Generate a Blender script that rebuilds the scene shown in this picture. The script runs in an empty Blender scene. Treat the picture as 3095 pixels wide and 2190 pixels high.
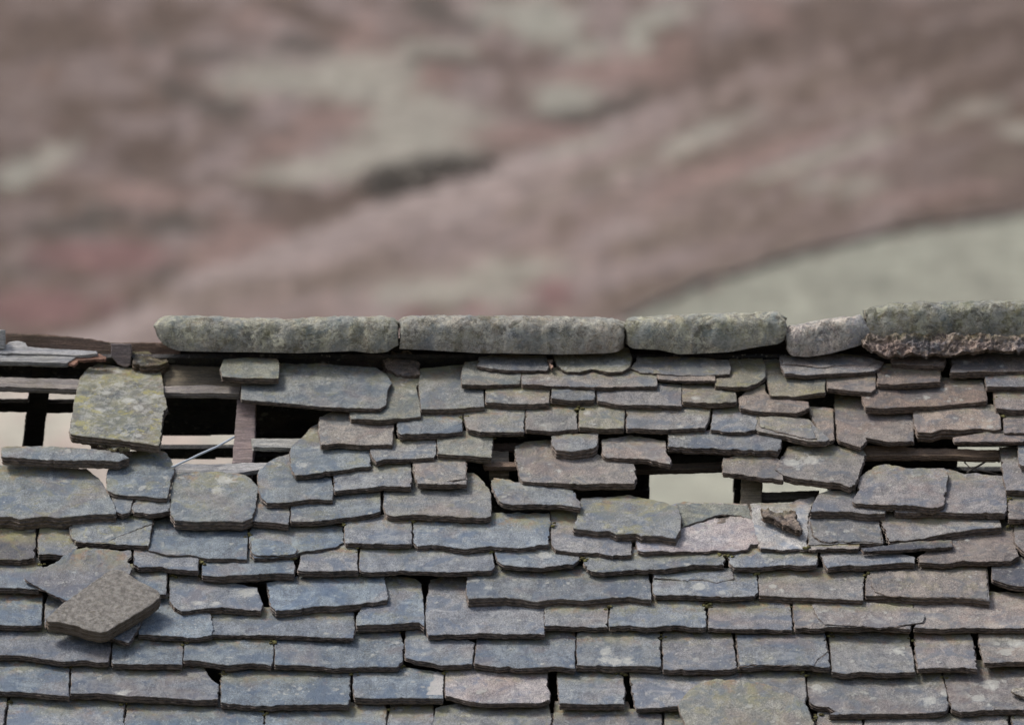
import bpy, bmesh, math, random
from mathutils import Vector, noise
from mathutils.geometry import delaunay_2d_cdt

random.seed(7)
C = bpy.context.scene.collection
scene = bpy.context.scene
R = math.radians

# ------------------------------------------------------------------ camera, sky, sun, exposure
ZC = 6.0                      # height of the lens
FOCAL = 210.0
cam_d = bpy.data.cameras.new('camera')
cam = bpy.data.objects.new('camera', cam_d); C.objects.link(cam)
cam.location = (0, 0, ZC); cam.rotation_euler = (R(90), 0, 0)
cam_d.lens = FOCAL; cam_d.sensor_width = 36.0
cam_d.clip_start = 0.1; cam_d.clip_end = 6000
cam_d.dof.use_dof = True; cam_d.dof.focus_distance = 20.1; cam_d.dof.aperture_fstop = 2.7
scene.camera = cam

SUN_EL, SUN_AZ = 62, -84       # azimuth measured from +y (away from the camera) towards +x
world = bpy.data.worlds.new('World'); scene.world = world; world.use_nodes = True
wn = world.node_tree.nodes; wl = world.node_tree.links
for n in list(wn): wn.remove(n)
sky = wn.new('ShaderNodeTexSky'); sky.sky_type = 'NISHITA'; sky.sun_disc = False
sky.sun_elevation = R(SUN_EL); sky.sun_rotation = R(SUN_AZ)
sky.air_density = 1.0; sky.dust_density = 4.0; sky.ozone_density = 1.0
hs = wn.new('ShaderNodeHueSaturation'); hs.inputs['Saturation'].default_value = 0.72
bg = wn.new('ShaderNodeBackground'); bg.inputs['Strength'].default_value = 0.11
wo = wn.new('ShaderNodeOutputWorld')
wl.new(sky.outputs[0], hs.inputs['Color']); wl.new(hs.outputs[0], bg.inputs[0]); wl.new(bg.outputs[0], wo.inputs[0])
sd = bpy.data.lights.new('sun', 'SUN'); sd.energy = 1.7; sd.angle = R(13); sd.color = (1, .955, .89)
sun = bpy.data.objects.new('sun', sd); C.objects.link(sun)
d = Vector((math.sin(R(SUN_AZ)) * math.cos(R(SUN_EL)), math.cos(R(SUN_AZ)) * math.cos(R(SUN_EL)), math.sin(R(SUN_EL))))
sun.rotation_euler = d.to_track_quat('Z', 'Y').to_euler()
scene.view_settings.view_transform = 'Standard'; scene.view_settings.look = 'None'
scene.view_settings.exposure = 0.30; scene.view_settings.gamma = 1.0

# ------------------------------------------------------------------ measuring frame
Q = 36.0 / FOCAL / 3095.0                 # tangent per photograph pixel
YR = 21.0                                 # distance of the ridge
PITCH = R(38)
ZR = ZC + (1095 - 1085) * Q * YR          # apex of the batten planes
TILES = {}
for n_, x_, y_ in (('a',0,900),('b',760,900),('c',1520,900),('d',2295,880),('e',0,1320),('f',760,1320),('g',1520,1320),
                   ('h',2295,1320),('i',0,1690),('j',760,1690),('k',1520,1690),('l',2295,1690)):
    TILES[n_] = (x_, y_)
U = 3.486
CAM = Vector((0, 0, ZC))
def ray(px, py): return Vector(((px - 1547.5) * Q, 1.0, -(py - 1095) * Q))
def pts_of(tile, s):
    ox, oy = TILES[tile]; out = []
    for w in s.split():
        a, b = w.split(','); a = float(a); b = float(b)
        if tile in 'aei' and a <= -4.5: a -= 45
        if tile in 'dhl' and a >= 235.5: a += 45
        out.append((ox + a * U, oy + b * U))
    return out
UX = Vector((1, 0, 0))
UP = Vector((0, math.cos(PITCH), math.sin(PITCH)))       # up the front slope
NF = Vector((0, -math.sin(PITCH), math.cos(PITCH)))      # out of the front slope
RIDGE = Vector((0, YR, ZR))
def hit(px, py, o, n):
    r = ray(px, py); return CAM + r * ((o - CAM).dot(n) / r.dot(n))

# ------------------------------------------------------------------ materials
def mat(name):
    m = bpy.data.materials.new(name); m.use_nodes = True
    nt = m.node_tree
    for n in list(nt.nodes): nt.nodes.remove(n)
    return m, nt
class NT:
    def __init__(s, nt): s.nt = nt
    def n(s, t, **k):
        x = s.nt.nodes.new(t)
        for a, b in k.items():
            if a.startswith('i_'):
                key = a[2:]; key = int(key) if key.isdigit() else key.replace('_', ' ')
                if isinstance(b, bpy.types.NodeSocket): s.nt.links.new(b, x.inputs[key])
                else: x.inputs[key].default_value = b
            else: setattr(x, a, b)
        return x
    def math(s, op, a, b=0.0, c=None, clamp=False):
        x = s.nt.nodes.new('ShaderNodeMath'); x.operation = op; x.use_clamp = clamp
        for i, v in enumerate((a, b, c)):
            if v is None: continue
            if isinstance(v, bpy.types.NodeSocket): s.nt.links.new(v, x.inputs[i])
            else: x.inputs[i].default_value = v
        return x.outputs[0]
    def mix(s, f, a, b, mode='MIX'):
        x = s.nt.nodes.new('ShaderNodeMix'); x.data_type = 'RGBA'; x.blend_type = mode; x.clamp_factor = True
        for key, v in ((0, f), (6, a), (7, b)):
            if isinstance(v, bpy.types.NodeSocket): s.nt.links.new(v, x.inputs[key])
            else: x.inputs[key].default_value = v if key == 0 else ((*v, 1) if len(v) == 3 else v)
        return x.outputs[2]
    def ramp(s, v, lo, hi):
        x = s.nt.nodes.new('ShaderNodeMapRange'); x.clamp = True; x.interpolation_type = 'SMOOTHSTEP'
        s.nt.links.new(v, x.inputs[0]); x.inputs[1].default_value = lo; x.inputs[2].default_value = hi
        return x.outputs[0]
    def noise(s, vec, scale, detail=4, rough=.6, dist=0.0):
        x = s.nt.nodes.new('ShaderNodeTexNoise'); s.nt.links.new(vec, x.inputs['Vector'])
        x.inputs['Scale'].default_value = scale; x.inputs['Detail'].default_value = detail
        x.inputs['Roughness'].default_value = rough; x.inputs['Distortion'].default_value = dist
        return x.outputs[0]
def coords(t, rnd=True, scale=(1, 1, 1)):
    tc = t.n('ShaderNodeTexCoord'); oi = t.n('ShaderNodeObjectInfo')
    mp = t.n('ShaderNodeMapping', i_Vector=tc.outputs['Object'])
    mp.inputs['Scale'].default_value = scale
    if rnd:
        r = t.math('MULTIPLY', oi.outputs['Random'], 37.0)
        cb = t.n('ShaderNodeCombineXYZ', i_0=r, i_1=r, i_2=r)
        t.nt.links.new(cb.outputs[0], mp.inputs['Location'])
    return mp.outputs[0], oi

def stone_material(name, lichen=1.0, wood=False, coarse=False):
    m, nt = mat(name); t = NT(nt)
    v, oi = coords(t, True, (1, 1, 1) if not wood else (.35, 6, 3))
    vs, _ = coords(t, True, (1, 1, 3))
    base = oi.outputs['Color']; alpha = oi.outputs['Alpha']
    rim = t.n('ShaderNodeAttribute', attribute_name='rim').outputs['Fac']
    head = t.n('ShaderNodeAttribute', attribute_name='head').outputs['Fac']
    big = t.noise(v, 4.5, 3, .55, .4); mid = t.noise(v, 17, 5, .65, .6); fine = t.noise(v, 90, 4, .7); vfine = t.noise(v, 340, 2, .7)
    # value mottling that belongs to the stone
    col = t.mix(t.ramp(mid, .32, .70), t.mix(1.0, base, (.60, .63, .70), 'MULTIPLY'), t.mix(1.0, base, (1.36, 1.32, 1.26), 'MULTIPLY'))
    col = t.mix(t.math('MULTIPLY', t.ramp(fine, .35, .72), .38), col, t.mix(1.0, base, (1.55, 1.5, 1.42), 'MULTIPLY'))
    col = t.mix(t.math('MULTIPLY', t.ramp(t.noise(v, 60, 3, .6, .3), .56, .70), .45), col, t.mix(1.0, base, (.52, .52, .55), 'MULTIPLY'))
    gn = t.noise(v, 210, 3, .8)
    col = t.mix(t.ramp(gn, .40, .62), t.mix(1.0, col, (.58, .58, .60), 'MULTIPLY'), t.mix(1.0, col, (1.38, 1.38, 1.36), 'MULTIPLY'))
    if coarse:
        st = t.noise(v, 13, 5, .75, .8)
        col = t.mix(t.math('MULTIPLY', t.ramp(st, .48, .58), .85), col, t.mix(1.0, base, (.27, .28, .30), 'MULTIPLY'))
        col = t.mix(t.math('MULTIPLY', t.ramp(t.noise(v, 21, 5, .75, .6), .52, .60), .7), col, t.mix(1.0, base, (1.9, 1.9, 1.8), 'MULTIPLY'))
    if not wood:
        bl = t.noise(v, 8, 4, .6, 1.0)
        col = t.mix(t.math('MULTIPLY', t.ramp(bl, .50, .60), .72), col, t.mix(1.0, base, (.50, .62, .80), 'MULTIPLY'))     # bluish blotches
        col = t.mix(t.math('MULTIPLY', t.ramp(big, .52, .66), .45), col, t.mix(.5, t.mix(1.0, col, (1.12, .86, .74), 'MULTIPLY'), (.265, .205, .185)))
        col = t.mix(t.math('MULTIPLY', t.ramp(t.noise(v, 12, 5, .7, .9), .54, .66), .55), col, t.mix(1.0, base, (1.65, 1.6, 1.5), 'MULTIPLY'))                            # brown iron stain
        run, _ = coords(t, True, (1, .12, 1))
        col = t.mix(t.math('MULTIPLY', t.ramp(t.noise(run, 26, 4, .65), .50, .64), .35 if not coarse else .0), col, t.mix(1.0, col, (.62, .62, .64), 'MULTIPLY'))
        # algae: olive, more towards the head of each slate
        al = t.noise(v, 11, 5, .7, .8)
        fac = t.math('ADD', t.math('MULTIPLY', head, .95), t.math('MULTIPLY', alpha, .55))
        fac = t.math('MULTIPLY', fac, t.ramp(al, .36, .66))
        col = t.mix(fac, col, (.285, .27, .145))
        # rusty orange film along the head
        rs = t.math('MULTIPLY', t.math('MULTIPLY', head, t.ramp(t.noise(v, 23, 4, .7), .50, .66)), .60)
        col = t.mix(rs, col, (.32, .17, .085))
        # pale lichen: crusty round spots
        vo = t.n('ShaderNodeTexVoronoi', i_Vector=v, i_Scale=24.0, feature='SMOOTH_F1'); vo.inputs['Randomness'].default_value = 1.0
        wob = t.math('ADD', vo.outputs['Distance'], t.math('MULTIPLY', t.noise(v, 120, 3, .7), .35))
        patch = t.ramp(t.noise(v, 7, 4, .6), .47, .62)
        sp = t.math('MULTIPLY', t.math('SUBTRACT', 1.0, t.ramp(wob, .33, .42)), patch)
        sp2 = t.math('MULTIPLY', t.ramp(t.noise(v, 42, 6, .75, .5), .57, .66), t.ramp(t.noise(v, 3.2, 2, .5), .40, .62))
        lich = t.n('ShaderNodeAttribute', attribute_name='lich').outputs['Fac']; fresh = t.n('ShaderNodeAttribute', attribute_name='fresh').outputs['Fac']
        sp3 = t.math('MULTIPLY', t.ramp(t.noise(v, 30, 6, .8, .6), .47, .58), lich)
        spot = t.ramp(t.math('ADD', lich, t.math('MULTIPLY', t.math('SUBTRACT', t.noise(v, 95, 4, .8), .5), .9)), 1.15, 1.45)
        col = t.mix(t.ramp(t.math('ADD', fresh, t.math('MULTIPLY', t.math('SUBTRACT', t.noise(v, 60, 3, .7), .5), .5)), .30, .70), col, (.46, .445, .43))
        lf = t.math('MULTIPLY', t.math('MAXIMUM', t.math('MAXIMUM', sp, sp2), t.math('MAXIMUM', sp3, spot)), .60 * lichen, clamp=True)
        col = t.mix(lf, col, (.50, .50, .46))
        dots = t.n('ShaderNodeTexVoronoi', i_Vector=v, i_Scale=62.0)
        dd = t.math('MULTIPLY', t.math('SUBTRACT', 1.0, t.ramp(dots.outputs['Distance'], .16, .26)), t.ramp(dots.outputs['Color'], .62, .66))
        col = t.mix(t.math('MULTIPLY', t.math('MULTIPLY', dd, patch), .55 * lichen), col, (.55, .55, .50))
        yl = t.math('MULTIPLY', t.math('MULTIPLY', t.ramp(t.noise(v, 14, 5, .75, .5), .52, .63), alpha), .9, clamp=True)
        col = t.mix(yl, col, (.34, .31, .10))
        # broken edge: earthy brown, grimy
        ed = t.mix(t.ramp(t.noise(vs, 55, 4, .7), .35, .68), (.048, .036, .028), (.27, .20, .155))
        col = t.mix(t.math('MULTIPLY', rim, .85), col, ed)
    else:
        gr = t.noise(v, 30, 5, .7, .4)
        col = t.mix(t.math('MULTIPLY', t.ramp(gr, .45, .62), .55), col, t.mix(1.0, base, (.42, .40, .38), 'MULTIPLY'))
        al = t.noise(vs, 6, 4, .6)
        col = t.mix(t.math('MULTIPLY', t.ramp(al, .50, .66), t.math('ADD', t.math('MULTIPLY', alpha, .6), .12)), col, (.20, .19, .10))
        sp = None
    b = t.n('ShaderNodeBsdfPrincipled'); nt.links.new(col, b.inputs['Base Color'])
    b.inputs['Specular IOR Level'].default_value = .5 if not coarse else .3
    nt.links.new(t.math('ADD', t.math('MULTIPLY', fine, .35), .42 if not coarse else .6), b.inputs['Roughness'])
    # bump
    hgt = t.math('ADD', t.math('MULTIPLY', mid, .9), t.math('MULTIPLY', fine, .45 if not coarse else .9))
    hgt = t.math('ADD', hgt, t.math('MULTIPLY', vfine, .25))
    if sp: hgt = t.math('ADD', hgt, t.math('MULTIPLY', sp, .25))
    bp = t.n('ShaderNodeBump', i_Height=hgt); bp.inputs['Strength'].default_value = .9; bp.inputs['Distance'].default_value = .010 if not coarse else .020
    nt.links.new(bp.outputs[0], b.inputs['Normal'])
    o = t.n('ShaderNodeOutputMaterial'); nt.links.new(b.outputs[0], o.inputs[0])
    return m
M_SLATE = stone_material('slate')
M_RIDGE = stone_material('ridge_stone', 1.25, coarse=True)
M_BLOCK, ntk = mat('smooth_block_stone'); tk = NT(ntk); vk, _ = coords(tk, False)
ck = tk.mix(tk.ramp(tk.noise(vk, 45, 5, .75), .35, .65), (.20, .185, .165), (.44, .41, .37))
ck = tk.mix(tk.math('MULTIPLY', tk.ramp(tk.noise(vk, 70, 4, .7, .5), .56, .66), .6), ck, (.20, .17, .11))
rk = tk.n('ShaderNodeAttribute', attribute_name='rim').outputs['Fac']
ck = tk.mix(tk.math('MULTIPLY', rk, .7), ck, (.17, .115, .07))
bk = tk.n('ShaderNodeBsdfPrincipled'); ntk.links.new(ck, bk.inputs['Base Color']); bk.inputs['Roughness'].default_value = .9
bpk = tk.n('ShaderNodeBump', i_Height=tk.noise(vk, 75, 5, .8)); bpk.inputs['Distance'].default_value = .016; ntk.links.new(bpk.outputs[0], bk.inputs['Normal'])
ok_ = tk.n('ShaderNodeOutputMaterial'); ntk.links.new(bk.outputs[0], ok_.inputs[0])
M_WOOD = stone_material('weathered_wood', wood=True)

COL = {'b': (.165, .197, .232), 'g': (.215, .217, .220), 'l': (.212, .212, .228), 'o': (.225, .225, .180),
       'r': (.175, .135, .120), 'k': (.245, .205, .180), 'p': (.335, .31, .312), 'w': (.44, .42, .405), 'd': (.085, .085, .100), 'v': (.160, .145, .152)}
CNAME = {'b': 'bluish', 'g': 'grey', 'l': 'lilac', 'o': 'olive', 'r': 'brown', 'k': 'tan', 'p': 'pinkish', 'w': 'whitish', 'd': 'blackish', 'v': 'purplish'}

# ------------------------------------------------------------------ slab builder: outline (2-D, metres) -> thick ragged plate
def densify(poly, step):
    out = []
    n = len(poly)
    for i in range(n):
        a = poly[i]; b = poly[(i + 1) % n]
        L = (b - a).length; k = max(1, int(L / step))
        for j in range(k): out.append(a.lerp(b, j / k))
    return out
def inside(p, poly):
    c = False; j = len(poly) - 1
    for i in range(len(poly)):
        a = poly[i]; b = poly[j]
        if (a.y > p.y) != (b.y > p.y) and p.x < (b.x - a.x) * (p.y - a.y) / (b.y - a.y + 1e-12) + a.x: c = not c
        j = i
    return c
def area2(poly): return sum(poly[i - 1].x * poly[i].y - poly[i].x * poly[i - 1].y for i in range(len(poly)))

def slab(name, poly, O, ex, ey, nn, t, mtl, color, alpha=0.0, seed=0, rag=1.0, step=.009, grid=.011, rough=1.0, exposure=None, parent=None, bow=0.0, spots=(), fresh=None, lich=0.0):
    """poly: list of 2-D Vectors in the frame (O; ex, ey, nn); the top face lies at height 0 and the plate is t thick"""
    poly = [Vector((p[0], p[1])) for p in poly]
    if area2(poly) < 0: poly.reverse()
    c = sum(poly, Vector((0, 0))) / len(poly)
    poly = [p - c for p in poly]
    if area2(poly) < 0: poly.reverse()
    ring = densify(poly, step); n = len(ring)
    so = seed * 13.37
    nrm = []
    for i in range(n):
        d = ring[(i + 1) % n] - ring[i - 1]
        nrm.append(Vector((d.y, -d.x)).normalized() if d.length > 1e-9 else Vector((0, 0)))
    def nz(p, s, k): return noise.noise(Vector((p.x * s + so, p.y * s - so, k * 7.7 + so)))
    wob = [Vector(p) + nrm[i] * rag * (.0024 * nz(p, 22, 1) + .0024 * nz(p, 90, 2) + .0022 * nz(p, 230, 3) - .0060 * max(0, nz(p, 48, 4) - .28) * 2.2) for i, p in enumerate(ring)]
    ymin = min(p.y for p in wob); ymax = max(p.y for p in wob)
    exposure = exposure or (ymax - ymin)
    def top(p, z=0):
        h = .0035 * noise.noise(Vector((p.x * 7 + so, p.y * 7, so))) + .0016 * noise.noise(Vector((p.x * 28, p.y * 28 + so, so)))
        st = noise.noise(Vector((p.x * 6 - so, p.y * 9, so * 2))) + .35 * noise.noise(Vector((p.x * 30 - so, p.y * 30, so * 2)))
        crm = (.011 * noise.noise(Vector((p.x * 50, p.y * 60, so))) + .009 * noise.noise(Vector((p.x * 120, p.y * 120, so)))) if rough > 3 else 0
        lay = crm / rough + .0022 * (1 if st > .33 else 0) + .0018 * (1 if st < -.36 else 0) * -1
        return (h + lay) * rough + bow * (p.x * p.x)
    V = []; F = []; rim = []
    layers = [(-.0016, 0.0, 0.0), (0.0, -.0014, .7)]
    for q_, o_ in ((.28, -.0022), (.33, .0026), (.60, -.0030), (.66, .0018), (1.0, -.0030)):
        layers.append((o_ - .001, -t * q_ - .001, 1.0))
    rings = []
    for li, (off, z, rv) in enumerate(layers):
        idx = []
        for i in range(n):
            p = wob[i] + nrm[i] * (off + (0 if li < 2 else rag * (.0030 * nz(ring[i], 40, 10 + li // 2) + .0016 * nz(ring[i], 150, 20 + li))))
            zz = top(p) * (1 if li < 2 else .4) + z + (0 if li < 2 else .0012 * nz(ring[i], 60, 30 + li))
            idx.append(len(V)); V.append((p.x, p.y, zz)); rim.append(rv)
        rings.append(idx)
    for a, b in zip(rings, rings[1:]):
        for i in range(n):
            j = (i + 1) % n; F.append((a[i], b[i], b[j], a[j]))
    # top face: the inner ring plus interior grid points
    inner = [Vector((V[i][0], V[i][1])) for i in rings[0]]
    pts = list(inner)
    x0 = min(p.x for p in inner); x1 = max(p.x for p in inner); y0 = min(p.y for p in inner); y1 = max(p.y for p in inner)
    gy = y0 + grid * .6; r_ = random.Random(seed)
    while gy < y1:
        gx = x0 + grid * .6
        while gx < x1:
            p = Vector((gx + r_.uniform(-.25, .25) * grid, gy + r_.uniform(-.25, .25) * grid))
            if inside(p, inner): pts.append(p)
            gx += grid
        gy += grid
    res = delaunay_2d_cdt(pts, [], [list(range(n))], 1, 1e-6)
    ov, of, orig = res[0], res[2], res[3]
    mp = {}
    for k, p in enumerate(ov):
        o = [q for q in orig[k] if q < n]
        if o: mp[k] = rings[0][o[0]]
        else:
            mp[k] = len(V); V.append((p.x, p.y, top(p))); rim.append(0.0)
    for f in of:
        g = [mp[k] for k in f]
        if len(set(g)) >= 3: F.append(tuple(g))
    F.append(tuple(reversed(rings[-1])))
    me = bpy.data.meshes.new(name); me.from_pydata(V, [], F); me.validate()
    bm = bmesh.new(); bm.from_mesh(me); bmesh.ops.recalc_face_normals(bm, faces=bm.faces); bm.to_mesh(me); bm.free()
    if len(me.vertices) == len(V):
        a = me.attributes.new('rim', 'FLOAT', 'POINT'); a.data.foreach_set('value', rim)
        hd = [max(0.0, min(1.0, ((v[1] - ymin) / exposure - .55) / .45)) for v in V]
        a = me.attributes.new('head', 'FLOAT', 'POINT'); a.data.foreach_set('value', hd)
        lv = [lich] * len(V)
        for (sx, sy, sr) in spots:
            for q_, v in enumerate(V):
                dd_ = math.hypot(v[0] + c.x - sx, v[1] + c.y - sy) / sr
                if dd_ < 1.4: lv[q_] = max(lv[q_], 2.0 * (1 - dd_ / 1.6) + .3)
        a = me.attributes.new('lich', 'FLOAT', 'POINT'); a.data.foreach_set('value', lv)
        if fresh:
            fp = [p - c for p in fresh]
            a = me.attributes.new('fresh', 'FLOAT', 'POINT'); a.data.foreach_set('value', [1.0 if inside(Vector((v[0], v[1])), fp) else 0.0 for v in V])
    me.polygons.foreach_set('use_smooth', [True] * len(me.polygons))
    try: me.set_sharp_from_angle(angle=R(38))
    except Exception: pass
    me.materials.append(mtl)
    ob = bpy.data.objects.new(name, me); C.objects.link(ob)
    org = O + ex * c.x + ey * c.y
    from mathutils import Matrix
    mw = Matrix(((ex.x, ey.x, nn.x, org.x), (ex.y, ey.y, nn.y, org.y), (ex.z, ey.z, nn.z, org.z), (0, 0, 0, 1)))
    if parent is not None:
        ob.parent = parent; ob.matrix_parent_inverse = parent.matrix_world.inverted()
    ob.matrix_world = mw
    ob.color = (*color, alpha)
    return ob

HT = .072        # height of a laid slate's tail above the batten plane
K = .185         # tilt of a laid slate against the roof plane
def frame_for(px, lift=0.0, k=K, roll=0.0):
    """plane of a slate whose lowest point is seen at the lowest traced pixel"""
    yb = max(px, key=lambda p: p[1])
    o = hit(yb[0], yb[1], RIDGE + NF * (HT + lift), NF)
    a = math.atan(k)
    ey = (UP * math.cos(a) - NF * math.sin(a)).normalized()
    ex = UX.copy()
    if roll:
        ex = (UX * math.cos(roll) + NF * math.sin(roll)).normalized()
    nn = ex.cross(ey).normalized(); ey = nn.cross(ex).normalized()
    return o, ex, ey, nn
def to2d(px, O, ex, ey, nn):
    out = []
    for p in px:
        w = hit(p[0], p[1], O, nn) - O
        out.append(Vector((w.dot(ex), w.dot(ey))))
    return out
def tag(o, label=None, cat=None, group=None, kind=None):
    for k_, v_ in (('label', label), ('category', cat), ('group', group), ('kind', kind)):
        if v_: o[k_] = v_
    return o

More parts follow.
